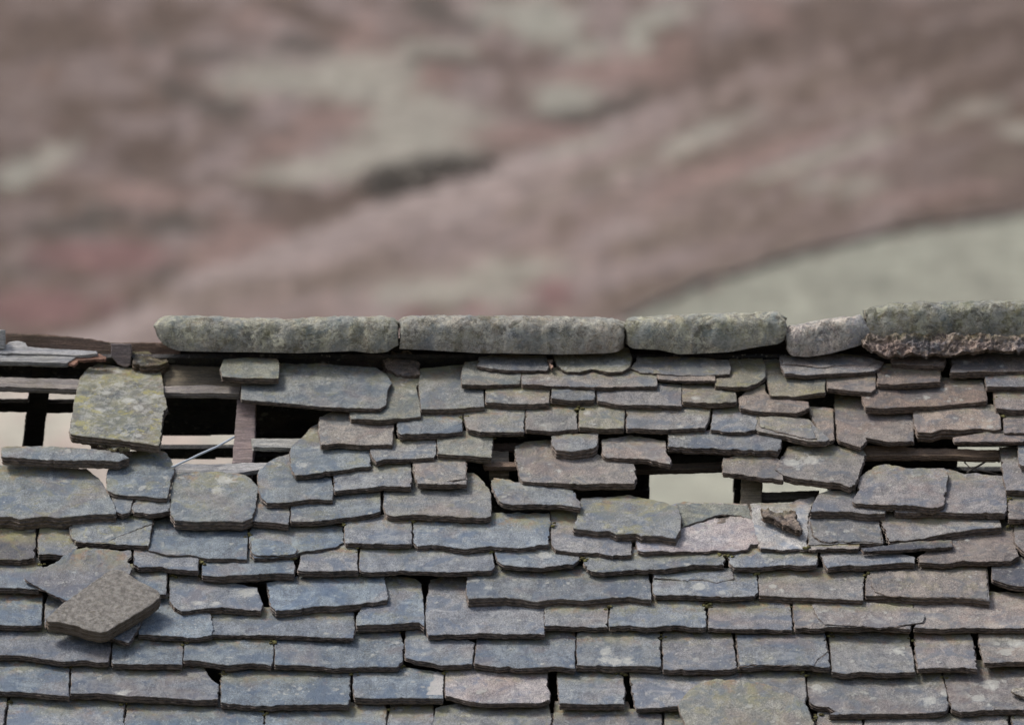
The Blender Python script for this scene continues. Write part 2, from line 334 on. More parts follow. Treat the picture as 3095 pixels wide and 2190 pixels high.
# ------------------------------------------------------------------ every slate of the front slope
# tile|colour|flags|outline|words   flags: F closed outline, L lift mm, t thickness mm, e extension, A algae, S own label, K tilt, Y layer on it
DATA = '''
#the top course under the ridge stones
b|o|FL22t16A3S|-24,53 -27,60 -26,68 0,69.5 24,70 24,54 22,52 0,51.5|small rectangular slate lying on the long slate under the leftmost ridge stone
b|b|FL8t11SA2|-9,74 -9,88 20,90.5 60,94 100,96.5 112,96 117,92 118,80 122,73 117,66 108,60 60,57 24,56 -5,56|long blue-grey slate with brown blotches bridging the dark hole under the leftmost ridge stone
c|b|Ft10|-21,51 -22,59 -10,62 10,63 38,62 40,60 38,50 10,48|with a split lower lip
c|o|Ft9A5|43,49 47,58 54,63.5 66,64 77,62 92,64.5 104,64 110,61 112,52 109,43 103,42 60,46|with a wavy broken tail
c|g|Ft10A3|111,60 118,64 140,66 170,67 197,66 198,60 196,54 150,51 116,51|long and low
c|o|Ft12A4|184,71 184,76 200,77.5 212,77 222,73 227.5,68 228,58 225,52 196,53 192,66|with its right corner rounded off
d|g|FL8t12|17,59 19,66 22,71 40,72.5 80,70.5 100,69 107,65 108,61 95,57 80,54 50,55 18,56|layered and pointed to the right
d|r|Ft16|114,57 115,62.5 135,64 160,64 162,57 155,52 120,52|below the crumbling bedding
d|k|Ft18|166,58 167,65 165,70 170,70 200,70 236,68 236,50 170,51|with a curled left end
#the second course below the ridge stones
c|o|Ft12|-36,64 -36,75 -15,75.5 15,74 16,60 -20,54 -33,55|
c|g|e6t12|16,67 16,75 40,76 90,77 134,76 134,68|
c|k|Ft8|132,64 135,70 160,72 184,72 184,64|a narrow sliver of stone
d|o|Ft13A5|7,77 8,82 9,90 30,91 57,88 58,74 40,66 20,60 14,58 3,59 2,72|
d|k|e5t14|58,75 59,84 75,86 97,87 101,84 101,73|
d|r|e5t14|102,71 102,80 120,81 157,79 157,69|with pale flecks
d|b|e8t14|196,77 197,83 229,83 237,83 237,74|shining blue
#the third course below the ridge stones
b|b|Ft24A2|146,61 145,75 147,96 175,96 202,94 201,79 195,58|square and thick-edged
c|g|e5t18A2|-15,80 -15,90 20,92 40,91 41,80|
c|b|e5t17|42,79 42,87 60,88.5 80,88 80,78|
c|l|e5t14|81,79 82,88.5 100,92 130,93 155,93 155,75 134,74|
c|o|e3t14A3|155,76 156,90.5 180,91.5 203,90 202,81 190,80 183,74|with a pale lichen disc
d|k|Ft14|-18,92 -17,101 0,104 32,105.5 43,101 43,95 20,92 9,90 5,86 5,80 -8,84|
d|r|Ft18|88,90 92,100 110,101 150,99 197,95.5 198,92 194,77 158,74 100,80|long and reddish
d|v|e8t16|203,90 205,101 220,103 237,103 237,88|
#the fourth course below the ridge stones
b|o|Ft14A2|84,97 86,104.5 110,106 147,103 146,90 143,78 146,74 146,66 118,64 100,78|hooked under the long bridging slate
b|b|e5t18|126,108 127,117 130,118.5 170,117 183,115 183,104|
c|g|e5t13A2|-34,103 -31,113 -20,116.5 0,116 18,116 19,98|
c|g|e5t12|20,97 20,114 40,115.5 65,114 64,96|
c|o|e5t15A3|66,96 66,112 85,113.5 105,113 106,95|
c|g|e5t14|107,96 107,113 140,114 175,113 178,108 180,96|
c|b|e5t13|182,96 180,114 195,116 210,116 219,114 222,101 210,96|
d|g|FL12t15A2|-3,108 -3.5,118 -1,121 20,125 42,130 58,130 61,128 50,118 43,111 25,108 5,106|sliding askew
d|k|Ft12|42,99 44,106 50,118 60,130 65,128 64,101 55,100|peeping out behind the askew one
d|k|e5t13|65,94 66,116 68,128 80,133 88,135 93,130 92,127 112,131 134,129.5 134,122 133,106|tall with a notched tail
d|k|FL6t26|133,99 134,115 137,121.5 150,122 158,119.5 175,120 192,118 203,120 210,119 209,108 203,98 170,96|thick with a torn front edge
d|v|e8t16|211,108 212,123 237,125 237,105|
#the fifth course below the ridge stones
b|k|Ft15|58,106 58,116 60,127 75,125.5 95,127 122,126.5 124,108 122,98 84,96 64,100.5 59,103|
b|g|e4t13|102,130 105,138 108,142.5 115,140 140,139 158,138 160,135 160,122 125,122|
b|o|e3t18A2|161,122 161,134.5 185,136 208,138 210,121 205,119|with a slanting thick edge
g|b|Ft26|42,-1 42,6 46,11 60,12.5 78,10.5 82,8 83,-3|small, thick and dark-edged
g|k|Ft15|86,2 86,14 89,17 105,18 125,19 136,22 145,23 145,18 142,14 141,3 110,-2|
g|b|Ft18|143,-2 143,8 190,10 225,11.5 238,12 242,8 242,2 235,-2 215,-4 180,-6|long over the central hole
d|r|Ft10|168,126 169,130 200,130.5 237,129 237,120 212,120|a thin brown tongue
#the sixth course below the ridge stones
f|b|Ft14A3|34,8 33,20 35,28 38,33 60,31 90,27 104,25 102,10 75,-2 57,-11 52,-9 44,0 38,4|with a shouldered left side
f|l|e4t14|71,35 72,46 95,44 115,42.5 138,43 139,38 138,25|
f|k|e4t14|140,24 142,36 144,40 165,41 186,40 187,36 186,22|with a loose upper layer
g|k|Ft18A1|10,9 12,22 14,33 17,37.5 45,40 65,41 90,40 114,40 116,36 114,24 84,16 60,2 40,2 18,4|large with a rounded corner
g|k|Ft14|191,18 190,24 191,30 207,32 225,35 243,37 244,23 235,16 210,16|
h|g|FL14t18|13,25 14,28 20,32 30,36 50,38 70,40 78,43 83,42 89,25 92,15 90,11 60,6 25,8 20,15|leaning towards the hole
h|l|Ft14|208,9 210,25 214,46 240,47 240,8 222,8|standing tall at the right edge
h|b|FL10t14|224,5 225,22 228,24 240,25 240,2|overlapping at the far right edge
#the loose tier of slates around the holes
a|o|FL34t22A9S|85,56 75,62 69,70 65,85 62,104 60,115 62,119 80,120.5 105,123.5 138,128 140,115 141,102 145,94 143,83 140,65 135,62 105,60|upright slab with yellow lichen leaning alone over the bare battens
e|b|FL16t22S|1,9 1,17 20,18 50,19.5 80,20.5 103,21 112,18 105,13 80,10 45,7.5 5,7.5|long thin bluish slate balanced above the big blotched slab at the left edge
e|b|FL14t30A3S|-5,25 -5,68 10,69 16,71 40,68.5 50,70 60,69 80,67 100,66 101,62 92,45 85,35 75,27 50,26 20,24|big blotched blue slab with ragged underside at the left edge
e|b|FL6t22A3|108,13 103,22 94,28 91,38 93,46 100,49.5 125,51.5 145,53 147,50 148,38 152,28 149,20 143,13 135,11 118,12|domed at the top
e|b|FL12t24A3|152,30 148,45 147.5,66 151,72 170,73 190,72.5 210,73.5 219,70 222,60 224,42 218,36 212,32 190,30|broad and frosted with pale lichen
f|b|Ft17A2|5,30 6,46 9,53 13,56.5 30,57 50,54 70,54 71,48 69,32 36,24 33,15 24,17 15,21|with a sloping left shoulder
g|b|FL4t15A2|-10,40 -7,49 -2,57 8,58.5 25,58 45,58 67,60.5 68,56 64,53 62,46 40,42 15,39 0,36 -10,35|with a tongue pointing right
g|b|FL16t24A4|68,53 66,62 61,79 66,80 72,80.5 80,82 92,81 98,84 115,83.5 120,86 135,86 150,88 154,80 155,70 152,60 140,56 110,50 88,52|with green head and ragged tail
h|l|Ft22|52,49 48,55 44,65 60,64.5 80,65 95,67 109,66 112,58 100,50 80,46 60,47|
h|l|FL18t17|80,55 82,57 100,58 130,60 155,62 160,58 162,50 164,30 160,27 130,27 118,24 108,23 100,25 88,34 86,42 84,50|slipped askew over its neighbours
h|l|Ft17|116,60 118,65 158,65 185,66 213,66.5 215,60 214,45 211,33 195,32 188,30 178,32 170,29 160,27 130,40|
h|v|e4t14|215,54 216,71 237,73 237,50|dark by the right edge
#the eighth course below the ridge stones
e|g|e4t15|96,50 100,64 106,66.5 112,65 115,56|
e|l|e4t14|117,56 114,61 116,64 130,66.5 147,64 148,56|
f|l|e8t17|3,60 1,73 15,74 32,76 33,70 33,60|
f|b|e5t15A2|34,62 34,72.5 60,72 85,69 105,66 112,64 112,47|
f|g|Ft16A2|115,46 114,60 117,67 124,68.5 135,67.5 165,68.5 203,70 208,68 208,53 206,45 200,37 193,31 186,31 140,36|with a high rounded shoulder
#the seventh course from the bottom
e|d|e6t16A3|-5,85 -5,105 15,106.5 30,105 31,85|
e|v|e8t16A4|33,86 33,102 45,101.5 58,103 68,100 65,86|
e|g|Ft14A5|60,78 61,86 65,91 80,92 105,93 129,94 131,82 133,71 115,66 70,66|with a diagonal crack
e|b|Ft20A1|134,72 131,87 129,98 145,102 165,102 180,105 214,106 215,82 215,74 150,68|
f|b|e5t13A2|-2,84 -1,100 3,104.5 20,104 38,102.5 43,99 58,98 72,95.5 80,91 79,74|with an arched flaw
f|l|e5t14|80,73 81,91 100,92 120,93 139,92 139,73|
f|b|e6t16|140,74 140,91 144,94 165,94 185,97 205,94.5 228,96 240,95 258,93 259,73|
g|l|e8t12|41,71 42,93 45,98 65,100.5 82,100 95,103 112,102 112,90|
g|p|Ft12S|115,88 117,98 122,100 150,99 190,98 200,99 212,97 215,93 222,92 218,72 212,58 155,56 140,60|pale pinkish freshly split slate just below the bright central opening
h|w|Ft10S|-6,72 -1,92 1,96 20,97 42,97 42,80 44,64 49,55 48,52 35,53 26,57 0,57 -8,58|whitish freshly broken slate under the lump of crumbling mortar
h|g|Ft16|43,70 42,80 43,93 60,93 90,92 108,93 106,82 104,73 80,64 48,64|with peeling layers at left
h|g|e5t20|105,73 109,82 112,90 130,89.5 150,86 180,81 210,78 208,70|wedge-shaped
h|v|e5t16|220,77 222,94 230,99 240,100 240,75|
#the sixth course from the bottom
e|v|e6t14|116,98 116,111 120,113 140,112 150,114 172,116 172,107|
f|b|e6t19|-43,108 -43,119 -25,121 0,120 20,118 37,119 38,112 36,104|
f|k|e5t16|42,106 40,115 45,116 70,116 92,115.5 92,98|
f|l|e5t13|94,99 93,113 95,116 105,117 130,115 170,117 208,115 211,112 209,98|
g|b|e4t12A1|-7,100 -5,107 0,111 15,112.5 35,113 50,111 61,110 67,105 63,96|with an upturned right tip
g|b|e5t13A2|70,105 71,112 76,116 85,117 110,115 140,115 165,111 192,111 192,101|
h|b|e5t13A2|-28,103 -26,109 -22,113 0,113 20,110.5 35,112 50,111 51,101|
h|b|e4t15|53,103 56,108 59,113 66,112 90,112 100,111 134,109 135,104 110,98 86,98|with a scalloped edge
h|k|e4t10|42,95 43,97.5 65,97 86,97 87,94|a thin sliver
h|d|FL9t9SY|88,97 90,99.5 120,98 168,95 167,89 130,91|dark gritty strip of stone speckled white on the right of the roof
h|r|Ft14|137,104 138,108.5 150,109 165,109.5 178,107 200,108 218,107 225,103 222,92 220,76 212,70 190,72 170,84 150,95|large and smoothly worn
#the fifth course from the bottom
e|b|e5t15|-5,112 -5,130 15,131 33,132 42,122 35,110|
e|b|FL16t8A0SZ|20.5,121 23,125 45,136 60,143 70,148 100,140 115,114 110,107 114,103 113,98 75,96 64,97 58,102 45,110 30,115|loose diamond-shaped slate half under the rough brown block
e|b|e6t14|100,117 100,134 120,136 144,136 145,117|
i|l|e4t17|147,13 147,35 151,40 157,44 180,41.5 200,42 226,43.5 228,38 223,24 175,14|with clipped lower left corner
j|b|FL4t20|13,20 15,30 17,39 21,44 40,43 60,40 75,40.5 95,38 118,35 119,32 116,20 115,12 50,12|tilting up to the right
k|b|e5t24|-31,14 -32,30 -30,34 -5,33 10,33 30,36 50,34 70,36 90,34 108,32 129,35 128,22 126,11|very wide
k|b|e4t13A1|130,13 130,28 132,31 150,31 190,33 218,31 221,28 221,12|with a long split across it
l|g|e4t20|-1,12 0,31 20,32 60,34 90,35 91,13|
l|k|e3t24|94,12 92,22 92,31 115,31 135,33 170,33 185,34 200,36 199,25 198,7|large and rusty
h|d|Ft15|201,112 202,123 215,127 225,129 240,130 240,105 225,104|dark by the right edge
#the fourth course from the bottom
i|b|e6t15|-5,36 -5,56 20,57 36,57 37,36|
i|v|e5t14|39,38 39,56 70,58 90,50 92,35|half hidden by the brown block
i|v|FL24t12S|70,58 95,67 112,72 121,58 126,45 100,38|shard of slate poking out under the rough brown block
i|b|e4t14|118,50 120,65 140,66 170,67 184,65 185,60 183,47 160,40 150,34|
j|l|e5t12|-36,48 -36,65 0,65 20,65 60,67 88,68 90,60 89,47|
j|b|Ft20A2|95,42 91,50 91,57 105,56.5 125,55.5 145,54 150,58 149.5,40 147.5,21 142,16 120,14 112,20|reaching up into a dark gap
j|l|Ft14|155,17 152,35 151,40 151,58 153,65 175,64 200,64.5 230,64 254,65 254,42 240,18 188,10|tall beside the dark gap
k|g|e5t13|36,42 36,58 50,58 70,58.5 91,58 91,42|
k|b|e5t14A2|92,42 92,58 110,57 125,59 150,57 160,58 176,59 176,38|
k|l|e6t12|178,40 178,59 200,60 225,60 251,61 250,42|
l|k|e6t14|29,42 31,59 50,59.5 60,58 85,59 100,57.5 131,60 134,44|
l|g|FL3t6S|46,39 50,50 57,56 68,57 90,58 115,58 125,56 142,54 144,49 138,43 100,37 50,37|curved thin flake of slate lying over the joint below the large rusty slate
l|k|e2t14|134,44 134,59 160,60 190,59 237,60.5 240,30 200,27|
#the third course from the bottom
i|v|e6t15|-5,62 -5,82 20,82.5 35,85 55,88 75,87 85,89 94,88 96,78 96,60|
i|b|e8t15|97,75 97,90 125,90.5 158,91 159,72|
j|b|e6t16|-58,72 -59,88 -45,88 -20,92 0,90 12,90 17,92 19,88 19,70|
j|b|e6t14|20,72 20,91 45,91.5 75,93.5 100,92.5 126,93 131,87 132,72 128,60|
j|g|e6t13|133,70 133,84 142,87 155,89 165,91.5 185,91 191,90 194,72 170,60|with a ragged left corner
k|b|e5t14|-23,71 -25,90 -10,92.5 20,94 45,93 62,94.5 63,64|
k|b|e6t18|64,65 64,91 90,92 120,92 137,93 136,65|with a white lichen smear
k|l|e6t15|138,65 139,95 150,95.5 170,95 200,95 203,93 199,65|
l|b|e6t14|-21,66 -19,80 -18,93 -8,93.5 5,91.5 25,92 45,92 61,93.5 60,82 57,66|cracked across its lower right corner
l|g|e6t15|60,66 62,82 63,97 75,98.5 90,97 110,98 135,97 134,85 130,66|flecked with lichen
l|l|e6t14|134,66 136,85 137,94.5 160,93.5 175,93 189,95 188,85 184,66|
l|k|e6t14|190,66 192,80 195,89 215,88 237,89 237,63|with black and white lichen
#the second course from the bottom
i|b|e6t15|-5,92 -5,113 15,114 40,116 60,118 60,93|
i|v|e8t17|62,94 61,115.5 85,115 110,118.5 140,119 170,121 189,121 190,108 184,104 178,96|with one white lichen spot
i|b|e6t16|192,98 191,124 210,125.5 235,126 260,125.5 303,126 304,98|
j|b|e6t17|88,98 88,110 89,119 110,120 140,120 166,120 167,97 130,93|with a whitish right corner
j|p|e6t13|168,97 168,118 175,119 185,122 200,124 228,124 248,124 259,121 259,115 256,109 257,98|
k|b|e6t17|47,98 48,115 49,125 75,125 105,125 106,115 104,98|
k|l|e6t13|110,98 112,115 115,128 135,128 152,127 162,118 175,108 192,98|
k|g|e5t10|178,98 181,124 262,124 263,116 262,98|
k|o|FL16t11A3SZ|152,125 154,132 158,143 161,155 275,157 270,143 264,127 255,118 240,110 220,106 205,104 185,103 172,105 163,111 156,119|rounded pale-topped slab lying over the bottom courses
l|g|e5t15|41,99 42,115 43,124 50,127 57,127 66,131 60,134 85,133.5 120,133 150,132.5 162,131 164,125 162,112 158,99|with a stepped lower left corner
l|v|e5t15|160,101 163,115 166,129 175,132 200,130 237,129 237,94|with dark lichen rings
#the bottom course cut off by the frame
i|l|e5t14|-5,121 -5,150 1,150 6,122|
i|l|e5t14|8,124 5,143 4,160 105,160 107,143 108,126|
i|b|e6t14|110,126 108,143 108,160 228,160 229,130|
j|b|e5t14|12,132 11,160 116,160 117,130|
j|l|e5t14|120,129 117,143 117,160 158,160 158,130|
j|g|Ft12A3|160,129 157,143 157,160 257,160 260,140 258,125 200,120|
k|v|e5t14|44,136 42,150 42,160 138,160 138,134 110,129|
k|o|e5t12A4|140,132 141,160 160,160 155,132|
l|g|e5t12|50,136 52,160 89,160 89,136|
l|l|e5t14|91,136 91,160 217,160 215,134 160,132|
l|v|e5t14|218,134 220,160 240,160 240,130|
'''
# raised remains of a split-off layer: (words found in its slate's label) tile outline
LAYERS = {
 'with a loose upper layer': ('f', '140.5,23 142,32 150,35 160,38 170,38 186,36 186,21'),
 'pale pinkish freshly split': ('g', '150,57 155,79 165,75 178,71 190,67 206,68 218,72 212,58.5'),
 'with a long split across it': ('k', '131,12 131,16 150,17 160,19 173,17 185,20 200,17 200,10'),
 'with a diagonal crack': ('e', '61,78 62,86 66,90.5 80,91 92,91 105,85 132,75 132,72 115,67 70,67'),
 'with an arched flaw': ('f', '-1,86 0,100 4,103 20,103 38,101.5 40,98 34,93 20,89 5,88'),
 'with peeling layers': ('h', '44,71 46,83 52,90 60,91.5 90,91 107,92 105,82 103,73 80,65 48,65'),
 'cracked across its lower right': ('l', '-20,65 -18,80 -17,92 5,90.5 25,91 47,91.5 50,86 59,79 56,65'),
 'large and rusty': ('l', '95,11 97,20 100,28 110,30.5 135,32 170,32 198,34 198,24 197,8'),
 'sliding askew': ('d', '0,109 0,117 18,122 42,128 50,128 44,114 38,111 20,109'),
 'layered and pointed': ('d', '19,58 20,63 40,64 55,66.5 75,63 95,64 104,61 94,57.5 80,55 50,56'),
}
ORD = ['', 'first', 'second', 'third', 'fourth', 'fifth', 'sixth', 'seventh', 'eighth', 'ninth', 'tenth', 'eleventh', 'twelfth', 'thirteenth']
import re
rows = []; row = None
for ln in DATA.strip().split('\n'):
    if ln[0] == '#': row = (ln[1:], []); rows.append(row); continue
    row[1].append(ln.split('|'))
SPOTS = [('i',106,116,5.5),('k',89,79,6),('k',97,88,7),('k',88,86,5),('k',108,88,5),('i',172,37,4),('i',187,38,4),('i',216,29,7),('c',166,87,4),('l',222,72,8),('l',214,80,6),('l',120,79,5),('l',148,122,7),('l',133,108,5),
         ('l',160,116,4),('e',195,37,8),('e',188,46,6),('b',28,65,4),('c',100,57,8),('c',40,70,3),('c',73,100,4),('c',170,105,3),('f',45,24,5),('f',56,9,3),('g',36,102,7),('e',80,87,3),('g',48,29,2.5),('d',178,62,2.5),('d',200,117,4),
         ('k',160,5,3),('k',170,24,7),('k',190,29,4),('h',28,22,8),('h',45,20,8),('l',50,111,6),('a',103,64,4),('a',103,75,5),('a',111,89,7),('a',92,82,5),('a',86,98,5),('a',120,95,6),('a',135,85,6),('a',108,118,5),('a',120,119,4),('d',145,91,4),('d',160,85,4),('l',200,108,9),('l',190,120,7)]
seed = 0; MOSS = []
for rname, ents in rows:
    recs = []
    for tile, col, fl, pts, words in ents:
        px = pts_of(tile, pts); seed += 1
        recs.append([px, col, fl, words, seed])
    rname = rname.replace('the ', '').replace(' stones', '').replace('cut off by frame', 'cut by frame').replace('of slates around holes', 'around holes')
    plain = sorted([r for r in recs if 'S' not in r[2]], key=lambda r: sum(p[0] for p in r[0]) / len(r[0]))
    for i, r in enumerate(plain, 1):
        w = max(p[0] for p in r[0]) - min(p[0] for p in r[0])
        size = 'narrow' if w < 190 else ('wide' if w > 330 else 'medium')
        extra = (' ' + r[3]) if r[3].startswith(('with', 'a ')) else ((', ' + r[3] + ',') if r[3] else '')
        extra = extra.replace(' a ', ' , a ', 1) if r[3].startswith('a ') else extra
        r.append((size + ' ' + CNAME[r[1]] + ' slate' + extra + ', ' + ORD[i] + ' from left, ' + rname).replace(' ,', ',').replace(',,', ','))
    for r in recs:
        if len(r) < 6: r.append(r[3])
        px, col, fl, words, sd_, label = r
        num = lambda ch, dflt: float(re.search(ch + r'(\d+)', fl).group(1)) if re.search(ch + r'(\d+)', fl) else dflt
        lift = num('L', 0) / 1000; t = num('t', 14) * 1.5 / 1000; al = num('A', 0.6) / 10
        rr = random.Random(sd_ * 3 + 1)
        kk = K + rr.uniform(-.012, .018); roll = rr.uniform(-.010, .010)
        if 'Z' in fl: kk = .015
        O, ex, ey, nn = frame_for(px, lift + rr.uniform(-.002, .003), kk, roll)
        p2 = to2d(px, O, ex, ey, nn)
        ys = [p.y for p in p2]; expo = max(ys) - min(ys)
        if 'F' not in fl and rr.random() < .7:
            for q_ in (p2[0], p2[-1]):
                if rr.random() < .6: MOSS.append(O + ex * q_.x + ey * (q_.y - .008))
        if 'F' not in fl:
            e = num('e', 6) * U * Q * YR / math.sin(PITCH) * 1.5
            a, b = p2[0], p2[-1]
            p2 = p2 + [Vector((b.x - .004, max(b.y, a.y) + e)), Vector((a.x + .004, max(b.y, a.y) + e))]
            expo *= 1.05
        base = COL[col]
        mx_ = sum(p[0] for p in px) / len(px); my_ = sum(p[1] for p in px) / len(px)
        fx = max(0, min(1, (mx_ - 900) / 1900)); fy_ = max(0, min(1, (my_ - 1150) / 600))
        loc_ = tuple(((.190, .198, .182)[q] * (1 - fy_) + (.146, .187, .226)[q] * fy_) * (1 - fx) + ((.192, .156, .134)[q] * (1 - fy_) + (.206, .194, .188)[q] * fy_) * fx for q in range(3))
        if col not in 'pwd': base = tuple(base[q] * .45 + loc_[q] * .55 for q in range(3))
        v_ = rr.uniform(.84, 1.12); wv = rr.uniform(-.03, .03)
        v_ *= 1.17 if al < .6 else .85
        c3 = (base[0] * v_ * (1 + wv), base[1] * v_, base[2] * v_ * (1 - wv))
        rag = rr.uniform(.6, 1.5)
        if sum(p[1] for p in px) / len(px) < 1330: rag *= .8
        sps = []
        xs_ = [p[0] for p in px]; ys_ = [p[1] for p in px]
        for (st_, sx, sy, sr) in SPOTS:
            qx, qy = TILES[st_][0] + sx * U, TILES[st_][1] + sy * U
            if min(xs_) < qx < max(xs_) and min(ys_) < qy < max(ys_):
                w_ = to2d([(qx, qy)], O, ex, ey, nn)[0]; sps.append((w_.x, w_.y, sr * U * Q * YR))
        fr = to2d(pts_of('j', '161,94 168,94 170,117 153,117.5 154,110'), O, ex, ey, nn) if 'whitish right corner' in label else None
        lich = 0.0
        if al >= .6: lich = .75
        elif 'lichen' in label or rr.random() < .12: lich = .35
        ob = slab('roof_slate', p2, O, ex, ey, nn, t, M_SLATE, c3, al, sd_, rag, exposure=expo, spots=sps, fresh=fr, lich=lich)
        tag(ob, label, 'slate', 'old slates covering the front of the broken roof')
        for key, (lt, lp) in LAYERS.items():
            if key in label:
                O2 = O + nn * .0035
                q2 = to2d(pts_of(lt, lp), O2, ex, ey, nn)
                lc = c3 if 'pinkish' not in key else (.215, .225, .20)
                ly = slab('stone_layer', q2, O2, ex, ey, nn, .004, M_SLATE, lc, al + .1, sd_ + 500, 1.4, exposure=expo * 1.2, parent=ob)
SLATES = seed
# little cushions of moss in the joints, one mass
mb = bmesh.new(); rr = random.Random(21)
for q in MOSS:
    for _ in range(rr.randint(2, 6)):
        r_ = rr.uniform(.0035, .009); c_ = q + UX * rr.gauss(0, .010) + UP * rr.gauss(0, .008) + NF * (.001)
        res = bmesh.ops.create_icosphere(mb, subdivisions=2, radius=r_)
        for v in res['verts']:
            v.co = v.co * (1 + .45 * noise.noise(v.co * 260 + c_ * 40)); v.co.z *= .6; v.co += c_
me = bpy.data.meshes.new('joint_moss'); mb.to_mesh(me); mb.free()
mm_, ntm = mat('moss'); tm = NT(ntm); vm, _ = coords(tm, False)
cm = tm.mix(tm.ramp(tm.noise(vm, 60, 3, .6), .4, .6), (.075, .062, .025), (.20, .19, .07))
bm_2 = tm.n('ShaderNodeBsdfPrincipled'); ntm.links.new(cm, bm_2.inputs['Base Color']); bm_2.inputs['Roughness'].default_value = 1.0
om = tm.n('ShaderNodeOutputMaterial'); ntm.links.new(bm_2.outputs[0], om.inputs[0]); me.materials.append(mm_)
o = bpy.data.objects.new('joint_moss', me); C.objects.link(o)
tag(o, 'small olive moss cushions lodged in the joints between slates', 'moss', None, 'stuff')

# ------------------------------------------------------------------ rough block, crumbs, mortar
def block(label, name, cat, tile, pts, lift, t, color, alpha, k=K, mtl=None, rag=2.0, rough=2.0, roll=0.0, group=None):
    px = pts_of(tile, pts)
    O, ex, ey, nn = frame_for(px, lift, k, roll)
    ob = slab(name, to2d(px, O, ex, ey, nn), O, ex, ey, nn, t, mtl or M_RIDGE, color, alpha, hash(pts) % 97 if False else len(pts), rag, rough=rough)
    return tag(ob, label, cat, group)
block('rough brown stone block lying loose on top of the slates at the lower left', 'stone_block', 'stone block', 'i',
      '39.5,51 41,53.5 52,54 64,57 77,61 87,63 93,62 98,59 110,52 130,40 138,33 139,30 136,26 120,18 106,9 98,8.5 91,12 70,27 54,38', .066, .046, (.29, .265, .24), .0, k=.05, rag=.6, rough=.8, mtl=M_BLOCK)
block('lump of crumbling reddish mortar on the whitish broken slate', 'mortar_lump', 'mortar', 'h',
      '2,62 3,69 12,73 20,77 30,80 36,82 37,79 32,70 33,63 25,63 15,66 8,62.5', .020, .022, (.30, .245, .205), .0, rag=2.0, rough=3.2)
block('small pale stone chip lying at the right edge of the second lowest course', 'stone_chip', 'stone chip', 'l',
      '218.5,112 221,114.5 228,117 240,118 250,116 250,109 228,110 220,110.5', .012, .014, (.50, .46, .40), .0, rag=1.5)
block('brown rubble stone wedged in the gap between the first two ridge stones', 'rubble_stone', 'stone', 'b',
      '113,55 118,62 130,67 147,67 146,56 138,48 128,46 118,50', -.045, .06, (.30, .24, .20), .1, rag=2, rough=3)
block('small pale mortar crumb beside the split slate under the ridge', 'mortar_crumb', 'mortar', 'c',
      '38.5,51 40,57 42,60 44,59 43,52', .010, .015, (.36, .24, .19), .0, rag=2)
block('clump of dry moss hanging below the upright lichen slab', 'moss_clump', 'moss', 'a',
      '80,123 83,127 90,129 94,132 104,134 112,132 110,127 104,123 92,121', .012, .03, (.07, .062, .03), .3, rag=4, rough=4)
block('mossy broken stone by the end of the bare ridge board', 'rubble_stone', 'stone', 'a',
      '115,45 115,57 124,59 138,59 147,55 144,51 134,50 126,44', -.04, .04, (.17, .14, .105), .5, rag=1.5, rough=2.5)

# ------------------------------------------------------------------ timbers
def timber(label, name, cat, tile, pts, h, t, color, alpha=0.0, vertical=None, rear=False, group=None, rag=.6):
    px = pts_of(tile, pts)
    if vertical is not None:
        O = Vector((0, vertical, ZR)); ex, ey, nn = UX, Vector((0, 0, 1)), Vector((0, -1, 0))
    elif rear:
        ey = Vector((0, -math.cos(PITCH), math.sin(PITCH))); ex = UX; nn = Vector((0, -math.sin(PITCH), -math.cos(PITCH)))
        O = RIDGE + nn * h
        ex = ey.cross(nn)
    else:
        O = RIDGE + NF * h; ex, ey, nn = UX, UP, NF
    if not rear and 'beam' not in name: color = tuple(min(.55, q * 1.6) for q in color)  # front wood lightened; rear wood and the blocking beam keep their shade colours
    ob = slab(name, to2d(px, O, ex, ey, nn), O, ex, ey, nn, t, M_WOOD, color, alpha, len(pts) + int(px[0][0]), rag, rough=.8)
    return tag(ob, label, cat, group)
BAT = 'battens of the roof frame'; RAF = 'rafters of the roof frame'
timber('brown ridge board left bare along the top left', 'ridge_board', 'board', 'a', '5,31 5,52 60,54 96,57 156,60 156,39 96,39 80,36 40,32', 0, .03, (.17, .115, .085), .2, vertical=YR + .012)
timber('whitish upright end of board at the left edge of the roof', 'board_end', 'board', 'a', '-5,28 -5,44 4,44 4,28', 0, .03, (.40, .40, .38), 0, vertical=YR - .05)
timber('pale bleached plank with a humped top beside the ridge board', 'plank', 'plank', 'a', '-5,41 -5,47 30,48.5 70,50 84,48.5 84,46 60,44.5 24,42 22,38.5 15,37 8,38 4,41', .055, .02, (.42, .42, .39), .05)
timber('grey weathered plank with a splintered rusty end', 'plank', 'plank', 'a', '-5,49.5 -5,54 30,55.5 58,56.5 66,51 30,50', .05, .022, (.30, .30, .30), .05)
timber('rusty orange splinter at the broken plank end', 'wood_splinter', 'splinter', 'a', '57,56 64,58 68,54 92,53.5 92,50 84,48 78,50 80,51.5 66,51', .045, .012, (.24, .13, .09), 0, rag=2)
timber('short purplish rafter head standing against the ridge board', 'rafter', 'rafter', 'a', '96,39.5 96,50 102,57 108,60.5 113,58 114,45 113,40', 0, .05, (.20, .165, .16), 0, vertical=YR - .045, group=RAF)
timber('long grey batten crossing the open left end behind the upright slab', 'batten', 'batten', 'a', '-5,67 -5,74.5 62,79 140,82 208,83.5 209,77 180,75.5 140,76 62,70', .012, .026, (.26, .235, .215), .25, group=BAT)
timber('broad greenish brown board under the leftmost ridge stone', 'board', 'board', 'a', '143,58 141,76 209,77.5 216,60', -.012, .02, (.17, .145, .105), .6)
timber('weathered purplish rafter between the two black openings', 'rafter', 'rafter', 'a', '206,86 203,120 201,148 218,150 221,120 222,86', -.014, .09, (.215, .17, .165), 0, group=RAF)
